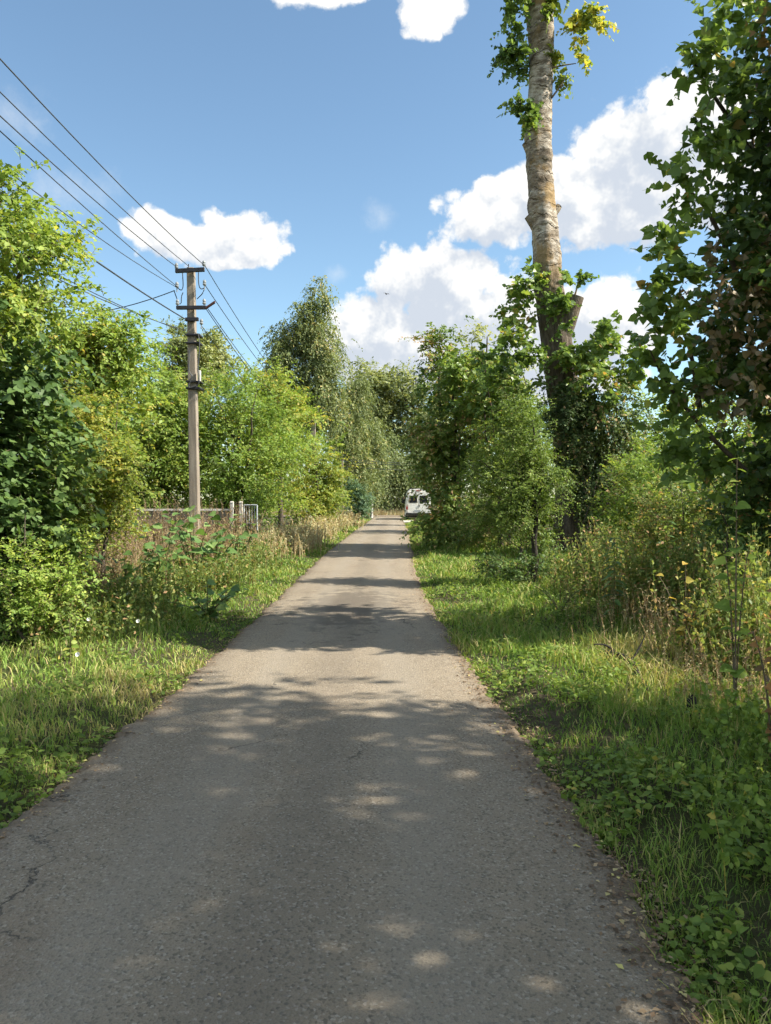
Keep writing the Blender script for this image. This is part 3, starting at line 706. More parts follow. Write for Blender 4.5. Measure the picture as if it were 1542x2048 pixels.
# ================================================================== RIGHT SIDE
def poplar():
    rng = np.random.default_rng(50)
    d = 21.5
    pix = [(1152, 1122, 47), (1150, 1085, 40), (1146, 980, 35), (1136, 850, 31), (1122, 750, 30), (1108, 640, 29), (1098, 560, 28), (1090, 470, 26), (1083, 400, 25),
           (1077, 300, 25), (1080, 200, 23), (1084, 100, 24), (1080, 0, 28), (1078, -90, 26), (1082, -200, 20), (1080, -330, 12)]
    pts = np.array([at(p[0], p[1], d) for p in pix]); rad = np.array([p[2] for p in pix]) * d / F
    base = pts[0].copy(); base[2] = float(gz(base[0], base[1])) - .05; pts[0][2] = base[2]
    t = thing('poplar_tree', base, 'tall pale poplar trunk with lopped branches rising out of the picture on the right', 'tree')
    s = np.linspace(0, len(pts) - 1, 420)
    C = np.stack([cr(pts[:, i], s) for i in range(3)], -1) - base; r = np.interp(s, np.arange(len(rad)), rad)
    k = 56; ang = np.linspace(0, 2 * np.pi, k, endpoint=False)
    Rr = r[:, None] * (1 + .05 * np.sin(3 * ang[None] + C[:, 2:3] * .8) + .035 * np.sin(5 * ang[None] - C[:, 2:3] * 1.7) + .008 * rng.normal(size=(len(s), k)))
    zc = C[:, 2:3]; low = np.clip((10.0 - zc) / 3.5, 0, 1)
    fur = np.abs(np.sin(ang[None] * 8 + 1.3 * np.sin(zc * 1.9) + .9 * np.sin(zc * 4.3 + ang[None] * 2))) * np.abs(np.sin(ang[None] * 5 - zc * .6 + 1.1 * np.sin(zc * 3.1)))
    Rr += r[:, None] * low * (.11 * fur - .05)
    for q in range(150):                       # ring scars and cracks in the smooth bark
        z0_, a0, wa = rng.uniform(6.5, 21), rng.random() * 6.283, rng.uniform(.4, 1.6)
        da = np.angle(np.exp(1j * (ang - a0)))[None]
        Rr += r[:, None] * rng.choice([-.07, .06]) * np.exp(-((zc - z0_ - .05 * np.sin(3 * da)) / rng.uniform(.025, .06)) ** 2) * np.exp(-(da / wa) ** 4)
    for (z, w, a, am) in ((8.6, .25, .2, .12), (9.9, .3, 3.1, .25), (12.2, .35, 3.0, .35), (14.6, .3, 4.8, .3), (11.3, .25, 5.2, .22), (13.2, .2, 4.3, .22), (15.4, .25, 4.6, .22)):
        da = np.angle(np.exp(1j * (ang - a)))
        Rr += r[:, None] * am * np.exp(-((C[:, 2:3] - z) / w) ** 2) * np.exp(-(da[None] / .6) ** 2)
    V = np.stack([C[:, 0:1] + Rr * np.cos(ang), C[:, 1:2] + Rr * np.sin(ang), np.repeat(C[:, 2:3], k, 1)], -1).reshape(-1, 3)
    i, j = np.meshgrid(np.arange(len(s) - 1), np.arange(k), indexing='ij')
    Q = np.stack([i * k + j, i * k + (j + 1) % k, (i + 1) * k + (j + 1) % k, (i + 1) * k + j], -1).reshape(-1, 4)
    link_obj('trunk', mesh_np('trunk', V, Q, smooth=True), t, M['pbark'])
    # sawn off limb stubs
    def stub(p0, p1, r0, r1):
        p0, p1 = p0 - base, p1 - base; u = np.linspace(0, 1, 6)[:, None]
        pp = p0 + (p1 - p0) * u
        V, Q = tubes(pp[None], np.linspace(r0, r1, 6)[None] * (1 + .05 * rng.normal(size=6)), 14)
        o = link_obj('limb_stub', mesh_np('limb_stub', V, Q, smooth=True), t, M['pbark'])
        e = norm(p1 - p0); a = norm(np.cross(e, [0, 1, .3])); b = np.cross(e, a)
        an = np.linspace(0, 2 * np.pi, 14, endpoint=False)
        ring = p1 + e * .004 + .97 * r1 * (np.cos(an)[:, None] * a + np.sin(an)[:, None] * b)
        Vc = np.concatenate([[p1 + e * .012], ring]); T = np.array([[0, 1 + q, 1 + (q + 1) % 14] for q in range(14)])
        link_obj('cut_face', mesh_np('cut_face', Vc, T), o, M['cut_wood'])
    stub(at(1120, 690, d - .1), at(1152, 592, d - .35), .26, .22)
    stub(at(1098, 440, d), at(1118, 412, d), .15, .09)
    stub(at(1075, 455, d), at(1056, 432, d), .17, .12)
    stub(at(1068, 315, d), at(1050, 286, d), .16, .09)
    stub(at(1085, 180, d), at(1104, 158, d - .2), .14, .08)
    # bare twigs
    for pp in ([(1104, 195), (1118, 176), (1128, 160), (1134, 145)], [(1120, 176), (1130, 168)], [(1105, 135), (1130, 130), (1152, 127)], [(1150, 590), (1156, 570), (1156, 560)]):
        path_tube('bare_twig', [at(a, b, d - .2) for a, b in pp], np.linspace(.03, .012, len(pp)), M['twig'], t, 5, origin=base)
    # regrowth: leafy clusters along the trunk
    cl = [([blob(1030, 20, 21.2, 30, 45, .5), blob(1045, 110, 21.2, 32, 55, .5), blob(1012, 100, 21.2, 14, 16, .3)], 150, 'poplar', (.4, .25)),
          ([blob(1040, 235, 21.2, 18, 48, .35)], 46, 'poplar', (.5, .25)),
          ([blob(1122, 30, 21.1, 22, 45, .4), blob(1112, 120, 21.3, 12, 36, .3)], 60, 'popyellow', (.2, .2)),
          ([blob(1172, 60, 21, 24, 42, .4), blob(1165, 95, 21, 15, 22, .3)], 60, 'popyellow', (.55, .3)),
          ([blob(1045, 600, 21, 24, 55, .6), blob(1025, 660, 20.8, 34, 60, .6), blob(1040, 735, 20.8, 40, 60, .7), blob(1000, 740, 21, 40, 60, .7), blob(1060, 560, 21, 14, 30, .3)], 300, 'poplar', (.66, .14)),
          ([blob(1125, 600, 20.6, 30, 50, .25), blob(1145, 545, 20.9, 12, 25, .25), blob(1160, 570, 20.9, 14, 18, .2)], 70, 'poplar', (.62, .16)),
          ([blob(1195, 700, 20.5, 45, 50, .6), blob(1225, 660, 20.4, 18, 38, .4), blob(1250, 715, 20.4, 28, 30, .5), blob(1200, 770, 20.3, 75, 40, .7), blob(1150, 720, 20.5, 22, 60, .3)], 360, 'poplar', (.66, .15)),
          ([blob(1075, -120, 21.5, 50, 40, .6), blob(1080, -260, 21.5, 60, 70, .8), blob(1060, -360, 21.5, 60, 50, .8)], 160, 'poplar', (.5, .25))]
    for q, (bl, n, mt, tn) in enumerate(cl):
        a = foliage(np.random.default_rng(60 + q), bl, n, 10, 'delta6', .14, .42, droop=.35, tint=tn, clump=8, nup=.2)
        put_leaves('regrowth', 'delta6', a[:5], M[mt], t, base, 30 if 4 <= q <= 6 else 0)
        put_twigs('regrowth_twigs', a[5], .007, M['twig'], t, base)
    return base
pop_base = poplar()

def right_plants():
    # climbers over the poplar trunk
    tree('climbing_vine', 'dark climbing vine wrapped round the lower poplar trunk', 'vine', pop_base + np.array([.3, -.75, 0]),
         [blob(1190, 820, 20.5, 100, 65, .6), blob(1130, 800, 20.6, 40, 50, .3), blob(1205, 900, 20.4, 80, 75, .5), blob(1205, 980, 20.4, 55, 75, .45), blob(1140, 900, 20.5, 32, 90, .25), blob(1215, 1040, 20.4, 32, 45, .3)],
         2600, 10, 'rhomb', .11, .36, 'ivy', 30, .04, n_limb=10, stems=3, droop=.9, up=.0, tint=(.45, .3), clump=12)
    tree('overgrown_tree', 'dense dark tree hung with browning vine beside the lane, right of the van', 'tree', (2.4, 25.6, 0),
         [blob(878, 700, 25, 26, 52, .6), blob(915, 790, 25.2, 72, 70, 1.2), blob(885, 900, 25, 60, 95, 1.2), blob(920, 1000, 24.6, 75, 85, 1.0), blob(893, 1045, 24.2, 60, 45, .8), blob(970, 1055, 24.4, 50, 42, .8), blob(965, 900, 25.5, 55, 130, 1.1), blob(985, 770, 25.5, 45, 60, 1.0)],
         3000, 10, 'leaf4', .15, .45, 'mixbrown', 31, .12, n_limb=14, stems=2, droop=.5, tint=(.48, .28), clump=12)
    tree('aspen_sapling', 'bright green young poplar between the overgrown tree and the tall trunk', 'tree', (3.6, 23.5, 0),
         [blob(955, 760, 23.5, 40, 60, .7), blob(1000, 800, 23.3, 50, 70, .8), blob(1040, 840, 23, 40, 70, .7), blob(900, 740, 23.6, 26, 45, .5), blob(1060, 930, 22.8, 40, 80, .7)],
         900, 10, 'delta6', .13, .4, 'poplar', 43, .05, n_limb=8, stems=3, droop=.35, tint=(.6, .15), clump=9, nup=.3)
    tree('acacia_sapling', 'young fine leaved tree with thin dark trunk in front of the poplar', 'tree', (2.78, 14, 0),
         [blob(1035, 800, 14.1, 28, 60, .4), blob(1010, 880, 14.2, 45, 65, .55), blob(1065, 900, 14, 40, 80, .5), blob(965, 960, 14, 38, 55, .5), blob(1040, 985, 13.9, 55, 60, .6), blob(1100, 960, 14, 28, 70, .4), blob(990, 1030, 14, 45, 35, .5)],
         2300, 13, 'rhomb', .05, .28, 'fine', 32, .065, at(1040, 840, 14), 'dark_bark2', limb_lo=.42, n_limb=22, droop=.35, up=.15, out=.75, tint=(.45, .3), clump=14, twig_r=.003)
    tree('bramble_shrub', 'low dark bramble around the foot of the young fine leaved tree', 'shrub', (2.55, 13.6, 0),
         [blob(1010, 1140, 13.6, 55, 28, .5), blob(1070, 1150, 13.8, 50, 35, .5), blob(1095, 1130, 14.5, 30, 35, .4)],
         480, 9, 'leaf4', .06, .3, 'hop', 33, .015, n_limb=4, stems=4, droop=.5, tint=(.5, .3), clump=10)
    tree('undergrowth_shrub', 'low leafy undergrowth behind the young fine leaved tree', 'shrub', (3.9, 20.2, 0),
         [blob(1050, 1045, 20, 48, 42, .6), blob(990, 1055, 21.5, 45, 38, .6), blob(1085, 1075, 19.8, 30, 28, .4), blob(940, 1070, 22.5, 35, 25, .5)],
         800, 9, 'leaf4', .085, .34, 'mixbrown', 48, .02, n_limb=5, stems=5, droop=.4, up=.5, tint=(.5, .28), clump=10)
    tree('far_tree', 'pale distant tree top between the overgrown tree and the poplar', 'tree', (5.4, 46, 0),
         [blob(948, 690, 46, 32, 34, 1.6), blob(955, 740, 46, 40, 50, 1.8), blob(1000, 790, 46, 60, 70, 2)],
         700, 10, 'rhomb', .24, .8, 'olive', 34, .2, n_limb=10, twigs=False, tint=(.85, .25), clump=14)
    tree('thicket_tree', 'green tree behind the poplar trunk at its left', 'tree', (7.5, 36, 0),
         [blob(1060, 900, 36, 90, 110, 2), blob(1010, 850, 37, 70, 90, 2), blob(1100, 1010, 35, 90, 40, 1.6), blob(1000, 1010, 35, 90, 40, 1.6), blob(1200, 1010, 34, 90, 45, 1.6)],
         1700, 10, 'rhomb', .2, .8, 'shrub', 35, .16, n_limb=8, twigs=False, tint=(.35, .25), clump=14)
    tree('thicket_tree', 'green tree behind the poplar trunk at its right', 'tree', (10.5, 30, 0),
         [blob(1290, 880, 30, 100, 95, 2), blob(1400, 900, 30, 110, 110, 2), blob(1220, 950, 30, 70, 80, 1.6), blob(1520, 880, 30, 110, 130, 2)],
         1800, 10, 'rhomb', .19, .8, 'shrub', 36, .16, n_limb=8, twigs=False, tint=(.5, .25), clump=14)
    tree('thicket_tree', 'green tree low behind the big dark poplar at the right edge', 'tree', (14, 24, 0),
         [blob(1420, 960, 24, 120, 80, 1.8), blob(1540, 960, 24, 120, 90, 1.8), blob(1320, 1000, 24, 80, 60, 1.4)],
         1500, 10, 'rhomb', .17, .7, 'shrub', 42, .12, n_limb=6, twigs=False, tint=(.4, .25), clump=14)
    tree('sallow_shrub', 'sunlit yellow green shrub right of the poplar foot', 'shrub', (5.0, 15.5, 0),
         [blob(1290, 960, 15.5, 60, 60, .7), blob(1260, 1040, 15, 60, 60, .7), blob(1330, 1040, 14.5, 60, 70, .7), blob(1400, 1000, 15, 60, 80, .7)],
         1700, 10, 'leaf4', .075, .4, 'ygreen', 37, .03, n_limb=10, stems=5, droop=.3, up=.6, tint=(.3, .3), clump=10)
    tree('sallow_shrub', 'tall yellow green shrub between the leafy stalks and the dark poplar', 'shrub', (4.6, 11.3, 0),
         [blob(1330, 1010, 11.5, 55, 70, .5), blob(1400, 1060, 11, 60, 80, .5), blob(1300, 1100, 11.2, 55, 60, .4), blob(1460, 1020, 11, 60, 90, .6), blob(1380, 1150, 10.8, 90, 45, .5)],
         1300, 10, 'leaf4', .06, .3, 'weed', 44, .02, n_limb=8, stems=6, droop=.3, up=.7, tint=(.6, .3), clump=9)
    tree('elder_shrub', 'shaded green shrub under the dark poplar at the right edge', 'shrub', (4.6, 8.6, 0),
         [blob(1500, 1060, 8.8, 60, 90, .5), blob(1560, 1000, 9, 80, 140, .6), blob(1480, 1170, 8.4, 70, 60, .4), blob(1560, 1200, 8.2, 60, 80, .4)],
         800, 9, 'leaf4', .08, .28, 'hop', 45, .02, n_limb=6, stems=4, droop=.4, up=.4, tint=(.5, .3), clump=10)
    tree('hazel_shrub', 'green shrub with reddish stalks beside the poplar foot', 'shrub', (4.3, 17.5, 0),
         [blob(1265, 1030, 17.5, 40, 60, .5), blob(1250, 1080, 17, 38, 45, .5), blob(1285, 950, 17.8, 42, 70, .6)],
         600, 10, 'leaf4', .085, .38, 'shrub', 46, .02, n_limb=6, stems=4, droop=.3, up=.6, tint=(.65, .25), clump=9)
    # dark tree that fills the right edge
    tree('dark_poplar', 'big poplar with shade darkened leaves filling the right edge of the picture', 'tree', (5.1, 8.9, 0),
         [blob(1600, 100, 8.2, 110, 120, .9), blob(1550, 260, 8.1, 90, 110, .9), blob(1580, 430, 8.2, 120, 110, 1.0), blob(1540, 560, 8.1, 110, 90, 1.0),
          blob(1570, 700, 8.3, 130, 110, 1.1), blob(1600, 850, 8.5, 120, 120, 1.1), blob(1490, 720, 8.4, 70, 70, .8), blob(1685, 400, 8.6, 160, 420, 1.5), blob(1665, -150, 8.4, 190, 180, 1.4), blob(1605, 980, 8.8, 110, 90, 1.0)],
         2900, 9, 'delta6', .11, .27, 'shadeleaf', 38, .17, at(1620, -200, 8.7), n_limb=30, n_obj=300, droop=.35, tint=(.45, .27), clump=10, nup=.2)
    sh = [([blob(1345, 350, 7.7, 22, 60, .25), blob(1375, 420, 7.8, 30, 50, .3)], 26), ([blob(1325, 500, 7.6, 24, 55, .25), blob(1365, 560, 7.7, 40, 45, .3)], 34),
          ([blob(1310, 600, 7.6, 22, 40, .25), blob(1340, 650, 7.7, 50, 50, .3)], 38), ([blob(1310, 720, 7.8, 40, 60, .3), blob(1370, 790, 7.9, 60, 60, .4)], 60),
          ([blob(1395, 130, 7.7, 30, 40, .25), blob(1425, 180, 7.8, 45, 50, .3)], 36), ([blob(1445, 40, 7.7, 40, 45, .3)], 24), ([blob(1405, 300, 7.8, 40, 60, .3)], 20),
          ([blob(1350, 900, 8.2, 40, 90, .4), blob(1430, 930, 8.3, 60, 90, .5)], 60)]
    t = [o for o in bpy.data.objects if o.name.startswith('dark_poplar')][0]; org = np.array(t.location)
    for q, (bl, n) in enumerate(sh):
        a = foliage(np.random.default_rng(80 + q), bl, n, 8, 'delta6', .105, .22, droop=.3, tint=(.62, .2), shell=.2, nup=.1)
        put_leaves('side_branch_leaves', 'delta6', a[:5], M['poplar'], t, org); put_twigs('side_branch', a[5], .004, M['twig'], t, org)  # lighter leaf colour than the crown, standing in for the lit outer leaves
    dead = [blob(1470, 470, 7.9, 70, 60, .5), blob(1450, 600, 7.8, 60, 70, .5), blob(1500, 720, 7.7, 70, 90, .5), blob(1440, 780, 8.0, 60, 60, .5), blob(1520, 560, 7.7, 50, 90, .4)]
    a = foliage(np.random.default_rng(99), dead, 70, 8, 'delta6', .085, .25, droop=.9, up=0, tint=(.45, .3), nup=.1)
    put_leaves('dead_leaves', 'delta6', a[:5], M['deadleaf'], t, org); put_twigs('dead_twigs', a[5], .004, M['twig'], t, org)
    for pp in ([(1400, 820), (1380, 700), (1345, 620), (1320, 560)], [(1480, 560), (1420, 430), (1370, 370), (1350, 320)], [(1500, 300), (1440, 210), (1400, 150), (1385, 110)], [(1500, 950), (1400, 850), (1330, 760), (1300, 700)]):
        path_tube('side_limb', [at(a, b, 8.3 - .2 * i) for i, (a, b) in enumerate(pp)], np.linspace(.03, .006, 4), M['bark'], t, 6, sub=4, origin=org)
    # trees behind and beside the viewer whose shade falls across the lane
    for nm, lab, b, sd in (('shade_tree', 'leafy poplar beside the lane, nearest the viewer on the right', (7.4, 1.8, 0), 40), ('shade_tree', 'leafy poplar on the right behind the viewer', (7.0, -2.6, 0), 41)):
        c = np.array(b)
        bl = [(c + np.array([-.3, .6, 5.2]), np.array([2.6, 2.5, 2.6])), (c + np.array([0, .2, 8.2]), np.array([2.3, 2.5, 2.2])), (c + np.array([-1.6, .5, 3.4]), np.array([1.8, 2.4, 1.4]))]
        tree(nm, lab, 'tree', b, bl, 1650, 9, 'rhomb', .21, .7, 'poplar', sd, .2, n_limb=16, twigs=False, droop=.35, tint=(.5, .25), clump=14)
right_plants()
# ================================================================== POLES, WIRES, FENCE, VAN
def utility_pole(px_top, py_top, d, base_px, top_w, base_w, label, arms, name='utility_pole'):
    top = at(px_top, py_top, d); bx = at(base_px, 1100, d)[0]
    base = np.array([bx, d, float(gz(bx, d)) - .1]); t = thing(name, base, label, 'utility pole')
    h = top - base
    def cross(f, w, dp):
        c = h * f
        return [(c[0] - w / 2, c[1] - dp / 2, c[2]), (c[0] + w / 2, c[1] - dp / 2, c[2]), (c[0] + w / 2, c[1] + dp / 2, c[2]), (c[0] - w / 2, c[1] + dp / 2, c[2])]
    Box().hull(cross(0, base_w, base_w * 1.1) + cross(1, top_w, top_w)).build('shaft', M['concrete'], t, .025)
    return t, base, h

def insulator(p, t, base, s=1.0):
    p = np.asarray(p) - base
    Box().lathe(p, [(.012 * s, -.10 * s), (.012 * s, .0), (.035 * s, .005), (.045 * s, .03 * s), (.03 * s, .05 * s), (.04 * s, .075 * s), (.035 * s, .10 * s), (.015 * s, .125 * s)], 10).build('insulator', M['glass_ins'], t)

def wire(name, label, p, q, sag, r=.011, group=None, n=28):
    u = np.linspace(0, 1, n)[:, None]; pts = p + (q - p) * u; pts[:, 2] -= sag * 4 * (u * (1 - u))[:, 0]
    V, Q = tubes(pts[None], np.full((1, n), r), 5)
    o = link_obj(name, mesh_np(name, V, Q, smooth=True), None, M['wire'])
    return tag(o, label, 'wire', group)

def poles():
    d = 22.0
    t, base, h = utility_pole(382, 536, d, 391, .215, .275, 'concrete utility pole with two dark crossarms left of the lane', 2)
    def arm(nm, pts, w, mat):
        path_tube(nm, pts, w, mat, t, 4, origin=base)
    y0 = d - .2
    def bar(nm, a, b, hh, mat):
        p, q = at(*a, y0) - base, at(*b, y0) - base; e = np.array([0, .05, 0]); z = np.array([0, 0, hh])
        o = Box().hull([p - e - z, q - e - z, q + e - z, p + e - z, p - e + z, q - e + z, q + e + z, p + e + z]).build(nm, mat, t, .006)
        return o
    bar('crossarm', (351, 542), (409, 539), .055, M['steel'])
    bar('crossarm', (353, 615.5), (412, 615), .05, M['steel'])
    bar('bent_arm_end', (412, 616), (430, 604), .03, M['rust_steel'])
    bar('strap', (371, 639), (397, 638.5), .05, M['steel'])
    for (a, b) in ((353, 533), (408, 528), (354, 571), (409, 567), (355, 606), (408.5, 605), (403, 645)):
        insulator(at(a, b + 4, y0), t, base, 1.3)
    # hooks under the top arm and the loose jumpers
    for pp in ([(365, 545), (366, 562), (366, 574), (363, 580), (358, 578), (355, 574)], [(397, 545), (397, 562), (399, 574), (403, 578), (408, 576), (410, 571)],
               [(348, 581), (353, 595), (358, 607), (362, 606), (363, 593), (366, 585)], [(408, 580), (404, 588), (398, 594), (394, 598)], [(377, 536), (377, 528)]):
        path_tube('hook', [at(a, b, y0 + .1) for a, b in pp], .014, M['steel'], t, 5, sub=3, origin=base)
    # clamps, cable wound round the shaft and a small white box
    for (yy, w, hh) in ((672, 29, .03), (688, 29, .025), (778, 31, .03), (765, 31, .02)):
        a, b = at(376 + (yy - 670) * .01, yy, d), at(376 + w * .85, yy, d)
        c = (a + b) / 2 - base; hw = (b - a)[0] / 2 + .03
        Box().box(c[0] - hw, c[0] + hw, c[1] - hw, c[1] + hw, c[2] - hh, c[2] + hh).build('clamp_band', M['steel'], t, .01)
    path_tube('loose_cable', [at(a, b, d - .22) for a, b in ((379, 700), (378, 740), (384, 752), (380, 764), (378, 775), (392, 772), (398, 764), (396, 740), (399, 690), (396, 668))], .016, M['wire'], t, 5, sub=4, origin=base)
    c = at(399, 752, d - .15) - base
    Box().box(c[0] - .035, c[0] + .035, c[1] - .05, c[1] + .05, c[2] - .16, c[2] + .16).build('meter_box', M['white_paint'], t, .008)
    # next pole in the row, among the birch boughs
    t2, base2, h2 = utility_pole(627, 838, 46, 628, .24, .32, 'farther concrete utility pole half hidden under the tall birch', 2)
    for (yy, w) in ((844, 16), (880, 16)):
        p, q = at(627 - w, yy, 45.8) - base2, at(627 + w, yy, 45.8) - base2
        Box().box(p[0], q[0], p[1] - .05, p[1] + .05, p[2] - .06, p[2] + .06).build('crossarm', M['steel'], t2)
    # overhead line: back towards the viewer and on to the next pole
    g = 'overhead wires'
    specs = [(408, 528, 0, 118, 'rightmost overhead wire, from the right tip of the upper crossarm', .011), (353, 532, 0, 232, 'overhead wire from the left tip of the upper crossarm', .011),
             (377, 530, 0, 184, 'overhead wire to the very top of the concrete pole', .010), (354, 571, 0, 262, 'overhead wire just below the upper crossarm', .010),
             (356, 574, -40, 300, 'thin overhead wire close beneath its neighbour under the crossarm', .009), (372, 637, 0, 385, 'thick dark cable sagging to the strap on the pole', .018),
             (372, 658, 120, 560, 'low wire passing behind the ash tree to the pole', .010), (368, 660, 60, 520, 'lowest wire reaching the pole beneath the lower crossarm', .010)]
    for (a, b, x1, y1, lab, r) in specs:
        p = at(a, b + 2, y0)
        # the line runs parallel to the lane: find where it passes the given pixel
        dd = abs(p[0]) / (abs(x1 - CX) / F); q = at(x1, y1, dd)
        e = q - p; far = p + e * (36.0 / max(p[1] - q[1], .5)); s = (p[1] - q[1]) / 36.0
        endz = 8.3 + (p[2] - 8.3)                       # same height on the pole behind
        lin = p[2] + (endz - p[2]) * s; sag = max((lin - q[2]) / (4 * s * (1 - s)), .05)
        far[2] = endz
        wire('overhead_wire', lab, p, far, sag, r, g)
    specs = [(409, 530, 634, 842, .9, 'forward wire from the right tip of the upper crossarm'), (410, 570, 636, 846, .9, 'forward wire from the hook under the upper crossarm'),
             (412, 612, 636, 878, .8, 'forward wire from the right end of the lower crossarm'), (409, 613, 630, 880, .9, 'forward wire just inside the end of the lower crossarm'),
             (402, 650, 622, 886, 1.0, 'forward cable from the strap below the crossarms')]
    for (a, b, x1, y1, sg, lab) in specs:
        wire('overhead_wire', lab, at(a, b, y0), at(x1, y1, 45.8), sg * .55, .012, g)
    wire('service_wire', 'service wire running left from the pole into the maple', at(349, 581, y0), at(60, 632, 24), .25, .014)
    # pole at the junction with its lines across the lane
    t3, base3, h3 = utility_pole(684, 914, 64, 685, .2, .26, 'thin distant pole at the junction beside the birches', 1)
    p, q = at(676, 918, 63.8) - base3, at(692, 918, 63.8) - base3
    Box().box(p[0], q[0], p[1] - .05, p[1] + .05, p[2] - .05, p[2] + .05).build('crossarm', M['steel'], t3)
    for k, (yy, lab) in enumerate(((918, 'upper pale line crossing over the far end of the lane'), (922, 'second pale line crossing over the far end of the lane'), (932, 'lower pale line crossing over the far end of the lane'))):
        wire('junction_wire', lab, at(684, yy, 64), at(1000, yy + 4, 66), .3, .02, 'wires over the junction')
poles()

def fence():
    d = 24.0
    a, b = at(255, 1021, d), at(462, 1020, d)
    org = np.array([a[0], d, float(gz(a[0], d))]); t = thing('plank_fence', org, 'low weathered plank fence with pale top rail behind the pole', 'fence')
    L = b[0] - a[0]; H = a[2] - org[2]
    Box().box(0, L, -.07, .05, H - .02, H + .05).build('top_rail', M['white_paint'], t, .008)
    Box().box(0, L, .005, .05, .35, .45).build('lower_rail', M['plank'], t)
    rng = np.random.default_rng(3); n = 26; w = L / n
    me = [Box().box(-w * .46, w * .46, -.02, 0, .02, H - .03 - .02 * k).build('plank', M['plank'] if k else M['shed_wall'], t) for k in range(3)]
    for i in range(n):
        o = me[i] if i < 3 else bpy.data.objects.new('plank', me[int(rng.integers(0, 3))].data)
        if i >= 3: col.objects.link(o); o.parent = t
        o.location = (w * (i + .5), rng.normal() * .004, 0); o.rotation_euler = (0, rng.normal() * .012, rng.normal() * .03)
    for x in (.3, L * .5, L * .8):
        Box().box(x - .05, x + .05, .055, .15, 0, H + .02).build('post', M['plank'], t)
    for k, (px, lab) in enumerate(((464, 'left one of the two white gate posts by the plank fence'), (482, 'right one of the two white gate posts by the plank fence'))):
        p = at(px, 1005, d - .1); bz = float(gz(p[0], p[1])); o = thing('gate_post', (p[0], p[1], bz), lab, 'post', 'white gate posts')
        hh = p[2] - bz
        Box().box(-.05, .05, -.05, .05, 0, hh).build('shaft', M['white_paint'], o, .01)
        Box().hull([(-.06, -.06, hh + .002), (.06, -.06, hh + .002), (.06, .06, hh + .002), (-.06, .06, hh + .002), (-.03, -.03, hh + .04), (.03, -.03, hh + .04), (.03, .03, hh + .04), (-.03, .03, hh + .04)]).build('cap', M['white_paint'], o)
    p, q = at(488, 1010, d), at(514, 1010, d); bz = float(gz(p[0], d)); o = thing('gate', (p[0], d, bz), 'grey metal gate beside the white gate posts', 'gate')
    w, hh = q[0] - p[0], p[2] - bz
    for x in (0, w): path_tube('upright', [(x, 0, .1), (x, 0, hh)], .025, M['grey_paint'], o, 8)
    for z in (.15, hh * .55, hh): path_tube('crossbar', [(0, -.004, z), (w, -.004, z)], .02, M['grey_paint'], o, 8)
    for x in np.linspace(.08, w - .08, 4): path_tube('bar', [(x, .006, .15), (x, .006, hh)], .01, M['grey_paint'], o, 6)
    # low shed with a rusty roof behind the fence
    c = at(345, 1012, 27); bz = float(gz(c[0], 27)); o = thing('shed', (c[0], 27.4, bz), 'low shed with rusty orange roof behind the plank fence', 'shed')
    z0 = at(345, 1022, 27)[2] - bz; z1 = at(345, 1004, 27)[2] - bz
    Box().box(-.75, .6, -.4, 1.2, 0, z0 - .01).build('wall', M['shed_wall'], o)
    x0, x1 = -.95, .62
    n = 7; w = (x1 - x0) / n
    for i in range(n):
        xa, xb = x0 + w * i + .004, x0 + w * (i + 1) - .004
        za, zb = z0 + (z1 - z0) * i / n, z0 + (z1 - z0) * (i + 1) / n
        Box().hull([(xa, -.55, za), (xb, -.55, zb), (xb, 1.4, zb + .1), (xa, 1.4, za + .1), (xa, -.55, za + .03), (xb, -.55, zb + .03), (xb, 1.4, zb + .13), (xa, 1.4, za + .13)]).build('roof_panel', M['rust_roof'], o)
fence()

